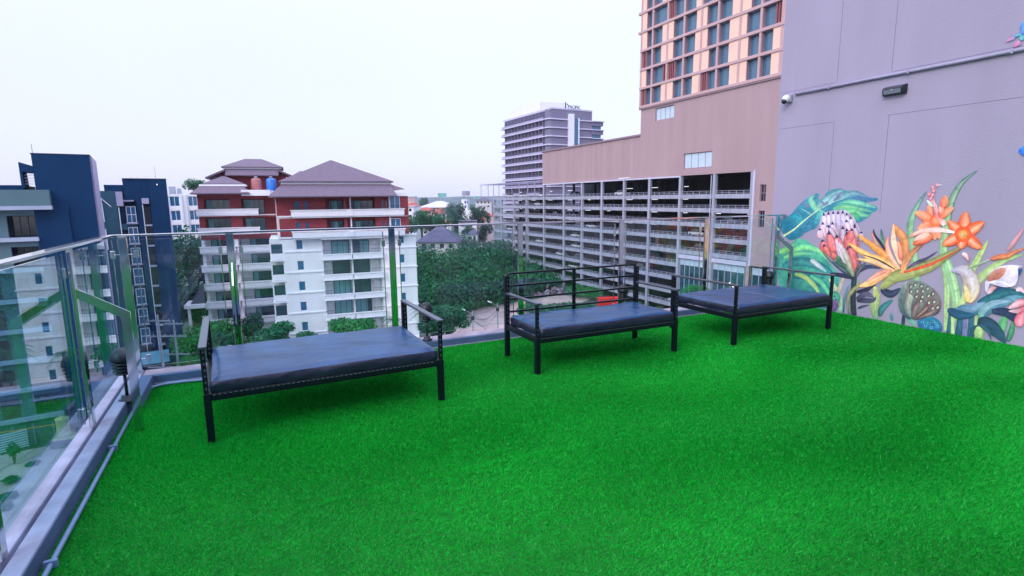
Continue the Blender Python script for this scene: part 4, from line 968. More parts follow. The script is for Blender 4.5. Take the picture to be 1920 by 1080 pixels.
mk('plant_room', MB().box(3, 15, 11, 33, 32.0, 36.2), 'white_trim', ht); mk('parapet', MB().box(.2, 18.1, -.1, .2, 32.0, 32.5).box(.0, .3, .2, 34, 31.6, 32.3), 'purple_band', ht)
def text(body, size, loc, rot, m, parent, name, ext=.05):
    cu = bpy.data.curves.new('txt', 'FONT'); cu.body = body; cu.size = size; cu.extrude = ext; cu.resolution_u = 2
    o = bpy.data.objects.new('txt', cu); C.objects.link(o); bpy.context.view_layer.update()
    me = bpy.data.meshes.new_from_object(o); bpy.data.objects.remove(o); me.materials.clear(); me.materials.append(MT[m])
    q = bpy.data.objects.new(name, me); C.objects.link(q); q.parent = parent; q.location = loc; q.rotation_euler = rot; DZ[q.name] = DZ[parent.name]; return q
text('1', 2.9, (5.7, -.3, 32.5-GZ), (rad(90), 0, 0), 'navy_dark', ht, 'sign_digit', .12)
text('st', .9, (6.9, -.3, 33.6-GZ), (rad(90), 0, 0), 'navy', ht, 'sign_letters', .08)
text('PACIFIC', 1.5, (7.4, -.3, 32.55-GZ), (rad(90), 0, 0), 'navy', ht, 'sign_letters', .1)
mk('sign_frame', MB().box(5.5, 12.6, .0, .1, 32.35, 32.5), 'lav_trim', ht)
# ================================================================== WHITE APARTMENT BUILDING WITH HIPPED ROOFS
wA = Vector((3.6, 89.92, GZ)); wb = thing('apartment_building', 'white and brick apartment building with tiered hipped roofs and balconies', 'building', wA, rad(-3.5))
def hip(name, x0, x1, y0, y1, z0, z1, rx0, rx1, ry, m='roof_tile', parent=None, thick=.18):
    """hipped roof from eave rectangle to ridge line (rx0..rx1 at depth ry), with a fascia edge"""
    q = MB(); q.add([(x0, y0, z0), (x1, y0, z0), (x1, y1, z0), (x0, y1, z0), (rx0, ry, z1), (rx1, ry, z1)], [(0, 1, 5, 4), (1, 2, 5), (2, 3, 4, 5), (3, 0, 4), (3, 2, 1, 0)])
    q.box(x0, x1, y0, y1, z0-thick, z0-.002); return mk(name, q, m, parent)
def skirt(name, xo0, xo1, yo0, yo1, zo, xi0, xi1, yi0, yi1, zi, m='roof_tile', parent=None):
    q = MB(); o_ = [(xo0, yo0, zo), (xo1, yo0, zo), (xo1, yo1, zo), (xo0, yo1, zo)]; i_ = [(xi0, yi0, zi), (xi1, yi0, zi), (xi1, yi1, zi), (xi0, yi1, zi)]
    q.add(o_+i_, [(k, (k+1) % 4, 4+(k+1) % 4, 4+k) for k in range(4)]+[(3, 2, 1, 0)]); q.box(xo0, xo1, yo0, yo1, zo-.16, zo-.002); return mk(name, q, m, parent)
FL = [.33-3.17*i for i in range(8)]         # parapet-top level of each balcony, top floor first
# --- right wing
holes = []
for i, z in enumerate(FL[1:]):
    top = z+1.85 if i < 0 else z+1.9
for i in range(1, 8):                        # white storeys: balcony recesses from z(parapet) up to the slab above
    zb = FL[i]-1.35; zt = FL[i]+.95 if i > 1 else FL[i]+1.0
holes += [(6.6, 15.4, FL[i]-1.15-3.17, FL[i]-1.30) for i in range(1, 7)]
holes += [(2.8, 3.75, FL[i]-1.35-1.45, FL[i]-1.35) for i in range(1, 7)]
holes += [(18.4, 19.2, FL[i]-1.05-1.45, FL[i]-1.05) for i in range(1, 7)]
holes += [(-.75, .85, FL[i]-1.0-2.3, FL[i]-1.0) for i in range(1, 7)]
mk('wall', MB().grid(-.9, 21.1, GZ, FL[1]-1.2, holes, 0, .35), 'white_wall', wb)
mk('rear_wall', MB().box(-.9, 21.1, 2.2, 13.9, GZ, FL[1]-1.2).box(.3, 20.2, 1.8, 13.5, FL[1]-1.2, 2.3), 'white_wall', wb)
mk('side_wall', MB().box(20.9, 21.1, .351, 2.19, GZ, FL[1]-1.2).box(6.3, 6.59, .351, 2.19, GZ, -3).box(15.41, 15.7, .351, 2.19, GZ, -3).box(10.85, 11.05, .36, 2.19, GZ, -3).box(.86, 1.1, .351, 2.19, GZ, -3), 'white_wall', wb)
for i in range(1, 7):
    zp = FL[i]-3.17; zf = zp-1.05             # floor level of that recess
    part('balcony_floor', 'white_wall', wb, (-.74, .84, .36, 2.19, zf-.2-.0, zf-.02), (6.6, 15.4, .36, 2.19, zf-.2, zf-.02))
    for a, b in ((6.5, 10.85), (11.0, 15.7)):
        mk('parapet', MB().box(a, b, -.55, -.02, zf-.25, zf+.42).box(a-.06, b+.06, -.62, -.0005, zf+.42, zf+.55).box(a-.06, b+.06, -.62, -.0005, zf-.38, zf-.26), 'white_trim', wb)
        r = MB(); xr0, xr1 = (a, a+1.3) if a < 8 else (b-1.9, b-.05)
        r.box(xr0, xr1, -.30, -.26, zf+1.15, zf+1.2)
        for k in range(int((xr1-xr0)/.22)): r.box(xr0+.1+k*.22, xr0+.13+k*.22, -.29, -.27, zf+.55, zf+1.15)
        if a < 8: r.box(b-.6, b-.05, -.30, -.26, zf+1.15, zf+1.2).box(b-.5, b-.47, -.29, -.27, zf+.55, zf+1.15).box(b-.25, b-.22, -.29, -.27, zf+.55, zf+1.15)
        mk('balcony_railing', r, 'dark_plastic', wb)
    R = random.Random(i)
    for x0 in (8.0, 11.15):
        window(wb, x0, zf, 2.7, 2.45, 2.1, 3, 1, 'dark_plastic', 'teal_glass', .07, 'balcony_door')
        if R.random() < .8: part('curtain', 'curtain', wb, (x0+R.choice((.1, 1.3)), x0+R.choice((2.0, 2.6)), 2.05, 2.08, zf+.1, zf+2.3))
    for x0 in (6.8, 14.3): mk('air_conditioner', MB().box(x0, x0+.85, 1.5, 2.0, zf+1.75, zf+2.3), 'white_trim', wb, bev=.03)
    window(wb, 2.8, FL[i]-1.35-1.45, .95, 1.45, .18, 1, 1, 'white_frame', 'blue_glass', .07); window(wb, 18.4, FL[i]-1.05-1.45, .8, 1.45, .18, 1, 1, 'white_frame', 'blue_glass', .07)
    window(wb, -.75, zf+.1, 1.6, 2.1, 1.9, 2, 1, 'dark_plastic', 'teal_glass', .07)
    r = MB(); r.box(-.75, .85, .1, .14, zf+1.0, zf+1.05)
    for k in range(7): r.box(-.65+k*.23, -.62+k*.23, .1, .13, zf+.02, zf+1.0)
    mk('balcony_railing', r, 'dark_plastic', wb)
    for a, b in ((1.1, 6.4), (15.8, 21.25)): mk('cornice', MB().box(a, b, -.14, -.001, FL[i]-3.17-.02, FL[i]-3.17+.16), 'white_trim', wb)
    mk('balcony_sill', MB().box(-1.0, 1.0, -.16, -.001, zf-.22, zf-.02), 'white_trim', wb)
# brick top two storeys of the right wing
for i, zt in ((0, 2.25), (1, FL[0]-1.30)):
    z0 = FL[i]-1.1
    hb = [(3.0, 3.6, z0+.9, z0+2.4), (4.35, 4.85, z0+.9, z0+2.4), (7.4, 10.05, z0, zt-.05), (10.5, 14.8, z0, zt-.05), (15.9, 16.2, z0+.9, z0+2.3), (16.5, 16.8, z0+.9, z0+2.3)]
    wl_ = MB()
    mk('brick_wall', MB().grid(.45 if i == 0 else .7, 20.1, z0-.05, zt, hb, .02, .30), 'brick', wb)
    for j in range(int((zt-z0)/.30)):        # projecting brick courses on the piers
        z = z0+.12+j*.30; mk('brick_course', MB().box(.44 if i == 0 else .69, 2.6, -.015, .021, z, z+.12), 'brick', wb); mk('brick_course', MB().box(5.2, 6.6, -.015, .021, z, z+.12), 'brick', wb)
    part('brick_pier', 'brick', wb, (6.9, 7.39, .31, 1.6, z0, zt-.02))
    for x0, w in ((8.0, 2.6), (11.4, 3.3)): window(wb, x0, z0+.02, w, 2.4, 1.35, 4, 1, 'dark_plastic', 'teal_glass', .06, 'balcony_door'); part('curtain', 'curtain', wb, (x0+.5, x0+1.2, 1.30, 1.33, z0+.1, z0+2.3))
    part('recess_wall', 'brick', wb, (6.9, 17.1, 1.45, 1.7, z0, zt-.02))
    for x0, w, in ((3.0, .6), (4.35, .5), (15.9, .3), (16.5, .3)): part('window', 'blue_glass', wb, (x0, x0+w, .2, .24, z0+.9, z0+2.4))
    window(wb, 17.15, z0+.5, 1.6, 2.2 if i else 2.6, -.02, 2, 1, 'white_frame', 'blue_glass', .08)
    for x0 in (10.95, 16.95): part('white_pier', 'white_trim', wb, (x0, x0+.18, -.42, .0, z0+1.15, zt-.01))
    # long moulded white balcony
    xs = 2.4; q = MB().box(xs, 19.2, -1.1, -.02, FL[i]-1.0, FL[i]-.12).box(xs-.12, 19.35, -1.22, -.021, FL[i]-.12, FL[i]).box(xs+.15, 19.1, -.95, -.02, FL[i]-1.2, FL[i]-1.01).box(10.6, 11.3, -1.25, -1.11, FL[i]-1.0, FL[i]-.13)
    mk('balcony_parapet', q, 'white_trim', wb)
    r = MB().box(xs+.1, 19.1, -.55, -.51, FL[i]+.45, FL[i]+.5)
    for k in range(64): r.box(xs+.15+k*.26, xs+.18+k*.26, -.54, -.52, FL[i], FL[i]+.45)
    mk('balcony_railing', r, 'dark_plastic', wb)
    part('string_course', 'white_trim', wb, (.4, 2.38, -.1, .0, FL[i]-1.1, FL[i]-.85))
i = 2; mk('balcony_parapet', MB().box(2.6, 19.3, -1.0, -.02, FL[1]-1.0-.25, FL[1]-.2).box(2.45, 19.45, -1.12, -.021, FL[1]-.2, FL[1]-.02), 'white_trim', wb) if False else None
mk('cornice', MB().box(6.4, 15.9, -.9, -.02, FL[1]-1.38, FL[1]-1.23).box(15.9, 21.3, -.2, .4, FL[1]-1.2, FL[1]-.95), 'white_trim', wb)
# roofs of the right wing: lower skirt, white band, upper hip
skirt('lower_roof', -.5, 17.9, -2.4, 14.5, 2.35, 1.4, 17.6, 1.0, 13, 4.15, parent=wb)
mk('roof_end', MB().add([(17.6, 1.0, 4.15), (19.6, -.8, 3.35), (19.6, 12, 3.35), (17.6, 13, 4.15), (17.0, 0, 3.0), (17, 12, 3.0)], [(0, 1, 2, 3), (0, 4, 1), (2, 5, 3), (1, 4, 5, 2)]), 'roof_tile', wb)
mk('roof_band', MB().box(1.3, 17.7, .9, 13.1, 4.151, 4.45), 'white_trim', wb)
hip('upper_roof', 1.0, 18.0, .6, 13.4, 4.62, 8.2, 9.0, 9.2, 7, parent=wb)
part('end_bay', 'white_trim', wb, (17.1, 20.1, -.3, .01, 2.3, 2.75))
# --- left wing, further back
LY = 14.0; ky = 1.066
LF = [.50-3.08*i for i in range(8)]
XL, XR = -11.6, -1.0
hl = []
for i in range(7): hl += [(XL+(.9 if i < 2 else .5), -6.9 if i < 2 else -6.7, LF[i]-.95-.0, LF[i]+1.62), (-5.2 if i < 2 else -6.1, XR+2.38, LF[i]-.95, LF[i]+1.62)]
mk('wall', MB().grid(XL, XR+2.4, GZ, -4.6, [(a-.0, b, c, d) for a, b, c, d in hl[4:]], LY, LY+.3), 'white_wall', wb)
mk('brick_wall', MB().grid(XL, XR+2.4, -4.6, 3.0, hl[:4], LY, LY+.3), 'brick', wb)
mk('rear_wall', MB().box(XL, XR+2.4, LY+1.8, LY+14, -4.6, 3.0), 'brick', wb)
mk('rear_wall', MB().box(XL, XR+2.4, LY+1.8, LY+14, GZ, -4.601).box(XL, XL+.3, LY+.31, LY+1.79, GZ, 3).box(-6.6, -6.2, LY+.31, LY+1.79, GZ, 3), 'white_wall', wb)
for i in range(7):
    z = LF[i]
    for a, b in ((XL-.2, -6.5), (-6.3, XR+2.0)) if i > 1 else ((XL-.2, -2.6),):
        mk('balcony_parapet', MB().box(a, b, LY-1.0, LY-.02, z-.98, z-.12).box(a-.1, b+.1, LY-1.12, LY-.021, z-.12, z).box(a, b, LY-.9, LY-.02, z-1.16, z-.99), 'white_trim', wb)
    part('balcony_floor', 'white_wall', wb, (XL+.31, -6.62, LY-.01, LY+1.79, z-1.16, z-.98), (-6.18, XR+2.4, LY-.01, LY+1.79, z-1.16, z-.98))
    gx = ((-10.4, 2.9), (-4.4, 3.6)) if i > 1 else ((-10.6, 3.6), (-4.9, 3.2))
    for x0, w in gx:
        window(wb, x0, z-.9, w, 2.4, LY+1.7, 4, 1, 'dark_plastic', 'teal_glass', .06, 'balcony_door'); part('curtain', 'curtain', wb, (x0+.15, x0+.9, LY+1.62, LY+1.66, z-.85, z+1.3))
    r = MB().box(-6.0, -4.2, LY-.5, LY-.46, z+.5, z+.55).box(XL, -10.4, LY-.5, LY-.46, z+.5, z+.55)
    for k in range(8): r.box(-5.95+k*.24, -5.92+k*.24, LY-.49, LY-.47, z, z+.5)
    mk('balcony_railing', r, 'dark_plastic', wb)
mk('ceiling_light', MB().lathe([(.02, 0), (.16, .05), (.02, .1)], (-9.2, LY+.8, LF[2]+1.55), 10), 'warm', wb); mk('ceiling_light', MB().lathe([(.02, 0), (.16, .05), (.02, .1)], (-8.9, LY+.8, LF[4]+1.55), 10), 'warm', wb)
skirt('lower_roof', XL-.6, -3.6, LY-2.6, LY+12, 3.05, XL+.6, -4.6, LY-.2, LY+10, 4.2, parent=wb)
mk('roof_band', MB().box(XL+.5, -4.3, LY-.3, LY+10.1, 4.201, 4.5), 'white_trim', wb)
hip('upper_roof', XL+.9, -4.4, LY-.2, LY+9, 4.62, 6.0, -8.0, -7.6, LY+4, parent=wb)
mk('roof_terrace', MB().box(-4.7, .0, LY-2.0, LY+6, 2.95, 3.4).box(-4.9, -.5, LY-2.2, LY-1.99, 2.6, 3.55), 'white_trim', wb)
# --- rear stair tower with brick walls and its own tiered roof
TYY = 20
mk('brick_wall', MB().box(-8.3, 2.2, TYY, TYY+9, 2.5, 6.6), 'brick', wb)
skirt('lower_roof', -7.6, .9, TYY-1.6, TYY+10, 6.25, -7.6, 1.0, TYY-.2, TYY+9, 7.3, parent=wb)
for s, xa, xb in ((0, -7.59, -10.7), (1, .91, 4.0)): mk('roof_wing', MB().add([(xa, TYY-1.2, 7.25), (xb, TYY-1.2, 5.85), (xb, TYY+9, 5.85), (xa, TYY+9, 7.25), (xa, TYY-1.2, 6.9), (xb, TYY-1.2, 5.6), (xb, TYY+9, 5.6), (xa, TYY+9, 6.9)], [(0, 1, 2, 3), (7, 6, 5, 4), (0, 4, 5, 1), (1, 5, 6, 2), (3, 2, 6, 7)]), 'roof_tile', wb)
mk('roof_band', MB().box(-7.9, 1.5, TYY-.3, TYY+9.2, 7.35, 7.6), 'white_trim', wb)
hip('upper_roof', -8.2, 1.8, TYY-.5, TYY+9.4, 7.72, 9.4, -4.6, -1.8, TYY+4.5, parent=wb)
hip('rear_roof', 1.5, 14, TYY-2, TYY+8, 5.2, 7.2, 4.6, 10, TYY+3, parent=wb)
for nm, m, x, lab in (('water_tank', 'tank_brown', -2.6, 'brown water tank on the white building roof beside the blue one'), ('water_tank', 'tank_blue', -.2, 'bright blue water tank on the white building roof')):
    w = wb.matrix_world; c_, s_ = math.cos(rad(-3.5)), math.sin(rad(-3.5)); X, Y = x-.15, LY+3.6
    t = thing(nm, lab, 'water tank', (wA.x+X*c_-Y*s_, wA.y+X*s_+Y*c_, 3.41)); mk('body', MB().lathe([(.82, 0), (.85, .1), (.85, 1.9), (.7, 2.15), (.3, 2.3)], (0, 0, 0), 20), m, t, zabs=False, smooth=True)
    mk('lid', MB().lathe([(.32, 2.3), (.32, 2.5), (.1, 2.6)], (0, 0, 0), 14), 'lens', t, zabs=False)
# porch at the left foot
mk('porch', MB().box(-14.6, XL, LY-3, LY+2, -15.4, -14.8).box(-14.2, -13.8, LY-2.6, LY-2.2, GZ, -15.4), 'white_trim', wb); mk('porch_roof', MB().add([(-13.8, LY-2, -14.8), (XL, LY-2, -14.8), (XL, LY+2, -14.8), (-13.8, LY+2, -14.8), (XL, LY-2, -11.4), (XL, LY+2, -11.4)], [(0, 1, 4), (3, 5, 2), (0, 4, 5, 3), (0, 3, 2, 1)]), 'roof_dark', wb)

# ================================================================== DARK BLUE BUILDINGS ON THE LEFT
dA = atD(60, 400, 61.4); d1 = thing('apartment_building', 'navy tower with grey stacked balconies at the left edge', 'building', (dA.x, dA.y, GZ), rad(8.5))
PB = [-1.42-2.84*i for i in range(7)]
mk('tower_wall', MB().box(.52, 4.8, .0, 9, GZ, 6.2).box(.2, 2.72, -.35, -.001, GZ, 1.45), 'navy', d1)
mk('tower_side', MB().box(4.801, 4.95, .6, 9, GZ, 6.15), 'lav_trim', d1)  # right side painted paler for the light falling on it
mk('roof_cap', MB().box(.45, 4.86, -.05, 9.05, 6.2, 6.27), 'navy_dark', d1)
mk('aerial', MB().tube([(.6, .5, 6.2), (.6, .5, 7.1)], .02, 5), 'dark_plastic', d1)
mk('roof_wing', MB().add([(-.48, .2, 5.45), (.5, .2, 5.1), (.5, .2, 4.5), (-.3, .2, 4.55), (-.25, .2, 3.1), (-.48, .2, 3.0), (-.48, 3, 5.45), (.5, 3, 5.1), (.5, 3, 4.5), (-.3, 3, 4.55), (-.25, 3, 3.1), (-.48, 3, 3.0)], [(5, 4, 3, 0), (0, 3, 2, 1), (11, 6, 9, 10), (6, 7, 8, 9), (0, 1, 7, 6), (0, 6, 11, 5), (1, 2, 8, 7), (2, 3, 9, 8), (3, 4, 10, 9)]), 'navy', d1)
for k in range(4): part('louvre', 'white_frame', d1, (-.25, .51, .8, .84, 3.45+k*.27, 3.50+k*.27))
part('roof_block', 'navy', d1, (-9, -.49, 1.5, 9, 2.2, 3.38))
mk('block_parapet', MB().box(-9, 1.55, -1.2, 1.4, 1.45, 2.9), 'grey_wall', d1); mk('band', MB().box(-9, 1.62, -1.30, 1.3, 1.10, 1.449), 'grey_trim', d1)
hb = [(-1.8, .18, PB[i]+.02 if i else -1.40, PB[i]+1.98) for i in range(7)]
hb += [(-7.5, -4.4, PB[i]+.02, PB[i]+1.98) for i in range(7)]
mk('front_wall', MB().grid(-9, .19, GZ, 1.099, hb, -.3, .0), 'grey_wall', d1)
mk('rear_wall', MB().box(-9, .15, 1.6, 9, GZ, 1.09), 'navy_dark', d1)
for i, z in enumerate(PB):
    mk('balcony_band', MB().box(-9, .30, -.75, -.301, z-.36, z), 'grey_trim', d1)
    part('balcony_floor', 'grey_wall', d1, (-9, .18, .001, 1.59, z-.86 if False else z-.3, z-.1))
    window(d1, -1.75, z, 1.9, 1.95, 1.3, 3, 1, 'navy_dark', 'dark_glass', .06, 'balcony_door'); window(d1, -7.4, z, 2.9, 1.95, 1.3, 3, 1, 'navy_dark', 'dark_glass', .06, 'balcony_door')
    part('brick_panel', 'brick_dark', d1, (-4.2, -2.9, -.34, -.301, z+.05, z+1.9))
eA = atD(260, 500, 82); d2 = thing('apartment_building', 'navy apartment block with stacked white-framed windows beside the big dark tree', 'building', (eA.x, eA.y, GZ), rad(9.5))
mk('wall', MB().box(-.7, 4.68, 1.2, 12, GZ, 5.12).box(2.35, 4.68, .0, 1.199, GZ, 5.12).box(.62, 1.3, .0, 1.199, GZ, 4.2).box(-3.0, -.71, .5, 11, GZ, 4.24), 'navy', d2)
mk('upper_wall', MB().box(-.7, 2.34, .1, 1.19, 2.0, 5.1), 'navy', d2)
mk('roof_cap', MB().box(-.75, 4.74, -.06, 12, 5.121, 5.18), 'navy_dark', d2)
for x in (.3, 1.1, 2.2, 3.4): mk('aerial', MB().tube([(x, .6, 5.1), (x, .6, 5.3+.25*(x % .7)+(1.6 if x == 3.4 else 0))], .015, 4), 'dark_plastic', d2)
mk('green_wall', MB().box(-3.6, -1.75, -.8, 4, GZ, 3.35), 'teal_wall', d2); mk('lav_pier', MB().box(-1.74, -.95, -.9, .5, 1.2, 3.25), 'lav_trim', d2)
mk('gable_trim', MB().bar((-3.6, -.85, 2.45), (-2.4, -.85, 1.1), .1, .1).bar((-3.5, -.85, 2.3), (-3.4, -.85, -1.0), .12, .1).bar((-3.4, -.85, -2), (-3.4, -.85, -5), .14, .1), 'white_frame', d2)
mk('edge_trim', MB().box(-1.62, -1.50, -.92, -.801, -22, 1.0), 'white_frame', d2)
part('window_hood', 'lav_trim', d2, (-1.0, .35, -.4, .0, 1.85, 2.05)); part('bay_cap', 'lav_trim', d2, (1.31, 2.2, -.3, 1.0, 1.5, 2.3))
for i in range(7):
    z = -1.30-3.05*i
    window(d2, -.74, z+.02, 1.2, 2.42, .25, 2, 2, 'white_frame', 'blue_glass', .09); part('panel', 'teal_wall', d2, (-.7, .5, .3, 1.19, z-.62, z+.015)); part('window_sill', 'lav_trim', d2, (-.9, .6, .0, .299, z-.14, z))
    part('balcony_slab', 'grey_trim', d2, (1.31, 2.3, -.2, 1.1, z-.5, z-.3)); part('slot_window', 'dark_glass', d2, (1.45, 2.3, .9, 1.0, z-.3, z+2.4))
    part('oblique_balcony', 'teal_wall', d2, (-1.74, -.8, -.6, .3, z-.9, z-.1))
mk('drain_pipe', MB().tube([(1.36, -.12, 1.4), (1.40, -.12, GZ)], .06, 6), 'white_frame', d2)
part('wall_lamp', 'warm', d2, (3.42, 3.50, -.06, -.001, 4.22, 4.40))
fA = atD(345, 400, 120); DZ[d1.name] = GZ; d1.location.z = 1.6-25.6*1.18; d1.scale = (1.18, 1.18, 1.18)
d3 = thing('apartment_building', 'low white apartment block with square dark windows between the navy block and the white building', 'building', (fA.x, fA.y, GZ), rad(3))
hh = []
for i in range(5):
    z = .82-3.0*i; hh += [(-2.4, -.6, z, z+2.1), (1.0, 2.75, z, z+2.1), (-6.2, -4.2, z, z+2.1)]
mk('wall', MB().grid(-8, 6.5, GZ, 3.4, hh, 0, .3), 'white_trim', d3); mk('rear_wall', MB().box(-8, 6.5, .9, 9, GZ, 3.3), 'grey_wall', d3)
for a, b, c_, d_ in hh: window(d3, a, c_, b-a, d_-c_, .2, 2, 1, 'white_frame', 'blue_glass', .1)
for x in (-2.9, -.2, .6, 3.1): part('pier', 'white_frame', d3, (x-.15, x+.15, -.25, -.001, GZ, 3.3))
mk('roof_plant', MB().box(-2.4, -1.2, 1, 3, 3.4, 5.0).box(-.9, -.1, 1, 2, 3.4, 4.6), 'grey_trim', d3)
# ================================================================== CITY BEYOND
def house(name, label, px0, px1, pyr, pye, D, wallm, roofm, depth=12, rot=0, wins=2, cat='house', flat=False):
    """low house: walls to the ground, hipped or flat roof, rows of small windows; px/py give where its outline was measured"""
    a = atD(px0, pye, D); b = atD(px1, pye, D); w = (b-a).length; z = (a.z+b.z)/2; zr = atD((px0+px1)/2, pyr, D).z
    t = thing(name, label, cat, (a.x, a.y, GZ), math.atan2(b.y-a.y, b.x-a.x)+rot)
    mk('wall', MB().box(.04*w, .96*w, .05*w, depth, GZ, z), wallm, t)
    if flat: mk('roof', MB().box(0, w, 0, depth+.5, z, max(zr, z+.4)), roofm, t)
    else:
        q = MB(); m_ = min(w, depth)*.42
        q.add([(0, -.3, z), (w, -.3, z), (w, depth+.5, z), (0, depth+.5, z), (m_, depth/2, zr), (w-m_, depth/2, zr)], [(0, 1, 5, 4), (1, 2, 5), (2, 3, 4, 5), (3, 0, 4), (3, 2, 1, 0)]); mk('roof', q, roofm, t)
    n = max(2, int(w/3.2))
    for j in range(wins):
        for i in range(n):
            x = .08*w+.84*w*(i+.25)/n; part('window', 'dark_glass', t, (x, x+.45*.84*w/n, .05*w-.06, .05*w-.01, z-1.9-3.1*j, z-.6-3.1*j))
    return t
house('house', 'cream house under a big grey-purple hipped roof beyond the dark trees', 779, 860, 427, 454, 170, 'cream', 'roof_dark', 16)
house('house', 'small house with a red hipped roof left of its twin behind the top rail', 777, 805, 412, 422, 330, 'cream', 'roof_red')
house('house', 'small house with a red roof and dark gable behind the top rail', 811, 842, 412, 421, 320, 'white_trim', 'roof_red')
house('house', 'white flat-roofed house with three dark windows left of the garage', 858, 893, 414, 417, 255, 'white_trim', 'roof_dark', 10, flat=True)
house('house', 'little white house half hidden in trees below the flat-roofed one', 874, 896, 432, 440, 205, 'white_trim', 'roof_dark', 8, wins=1)
house('house', 'pink house with a dark red roof at the garage corner', 889, 912, 405, 412, 300, 'pinkwall', 'roof_red', 12)
house('house', 'larger pink house behind the dark red roof', 896, 925, 398, 405, 330, 'pinkwall', 'roof_red', 12)
house('warehouse', 'long warehouse with a faded red roof above the mid trees', 778, 812, 389, 395, 430, 'pinkwall', 'roof_red', 20, cat='warehouse')
house('warehouse', 'warehouse with a brighter red roof next to the palm', 812, 838, 389, 401, 420, 'cream', 'roof_red', 14, cat='warehouse')
house('warehouse', 'very wide pale grey warehouse roof on the skyline', 782, 852, 377, 389, 520, 'cream', 'roof_pale', 60, cat='warehouse')
house('apartment_building', 'pale apartment block with a grey hipped roof left of the garage deck', 890, 922, 371, 377, 470, 'cream', 'roof_dark', 20, cat='building')
house('apartment_building', 'cream building with small windows below the grey hipped roof', 893, 914, 384, 387, 440, 'cream', 'roof_pale', 16, cat='building', flat=True)
house('house', 'white villa with a red roof beside the white building', 757, 783, 380, 387, 290, 'white_trim', 'roof_red', 12)
house('house', 'white lower villa with dark windows touching the white building edge', 752, 776, 386, 389, 280, 'white_trim', 'roof_pale', 12, flat=True)
house('apartment_building', 'hazy pinkish block far off on the left skyline', 758, 777, 368, 370, 900, 'pinkwall', 'roof_pale', 30, cat='building', flat=True)
house('shed', 'long blue-grey tin shed roof among the trees', 862, 890, 463, 468, 190, 'concrete_dark', 'roof_blue', 10, cat='shed', wins=0)
house('shed', 'pale tin shed roof beside the garage corner', 888, 911, 461, 467, 185, 'concrete_dark', 'roof_pale', 10, cat='shed', wins=0)
R = random.Random(9); SEEN = set()
for i in range(44):      # small houses scattered across the plain beyond, mostly roofs among trees
    px = R.choice((R.uniform(770, 925), R.uniform(300, 400), R.uniform(-300, 250), R.uniform(900, 1300))); D = R.uniform(330, 900)
    g = atD(px, 384, D); w = R.uniform(10, 24)
    if 60 < g.x < 130 and g.y < 260: continue
    t = thing('house', 'x', 'house', (g.x, g.y, GZ), R.uniform(-.6, .6), 'scattered distant houses'); h = R.uniform(5, 11)
    wc_ = R.choice((('cream', 'cream'), ('white_trim', 'white'), ('pinkwall', 'pink'), ('concrete', 'grey'))); rc_ = R.choice((('roof_red', 'red'), ('roof_dark', 'dark'), ('roof_pale', 'pale'), ('roof_red', 'red')))
    t['label'] = '%s %s %s distant house with %s roof %s' % (('small', 'wide')[w > 17], ('low', 'tall')[h > 8], wc_[1], rc_[1], 'between the white building and the garage' if 770 < px < 930 else ('behind the low white block' if 290 < px < 410 else ('behind the garage' if px > 900 else 'behind the navy buildings')))
    if t['label'] in SEEN: bpy.data.objects.remove(t); continue
    SEEN.add(t['label'])
    mk('wall', MB().box(0, w, 0, 10, 0, h), wc_[0], t, zabs=False)
    q = MB().add([(-.5, -.5, h), (w+.5, -.5, h), (w+.5, 10.5, h), (-.5, 10.5, h), (4, 5, h+3), (w-4, 5, h+3)], [(0, 1, 5, 4), (1, 2, 5), (2, 3, 4, 5), (3, 0, 4), (3, 2, 1, 0)]); mk('roof', q, rc_[0], t, zabs=False)
def billboard(px0, px1, py0, py1, D, m, label, legs=2, tower=None):
    a = atD(px0, py1, D); b = atD(px1, py1, D); w = (b-a).length; z0 = a.z; z1 = atD(px0, py0, D).z
    t = thing('billboard', label, 'billboard', (a.x, a.y, GZ), math.atan2(b.y-a.y, b.x-a.x))
    mk('panel', MB().box(0, w, -.2, .2, z0, z1), m, t); mk('frame', MB().box(-.3, w+.3, .21, .6, z0-.4, z1+.4), 'white_frame', t)
    for i in range(legs): x = w*(i+.5)/legs; mk('leg', MB().box(x-.4, x+.4, .61, 1.2, GZ, z1-1), 'pole', t)
billboard(821, 837, 362, 370, 600, 'board_green', 'pale green billboard on the left of the skyline', 3)
billboard(866.5, 881, 358, 366, 450, 'board_grey', 'tall grey-blue billboard standing above the trees on a white tower', 2)
billboard(889, 899.5, 368, 372, 620, 'board_green', 'small green billboard right of the tall one', 2)
g = atD(869, 372, 450); g2 = atD(880, 372, 450); t = thing('sign_tower', 'white stepped building under the tall billboard', 'building', (g.x, g.y, GZ), 0)
mk('body', MB().box(0, 4.8, 0, 5, GZ, 1.8).box(1, 8.5, -2, 0, GZ, -7), 'white_trim', t); part('window', 'blue_glass', t, (.8, 2.2, -.06, 0, -1.6, .6), (3, 4.2, -.06, 0, -1.6, .6), (.8, 2.2, -.06, 0, -5, -3))

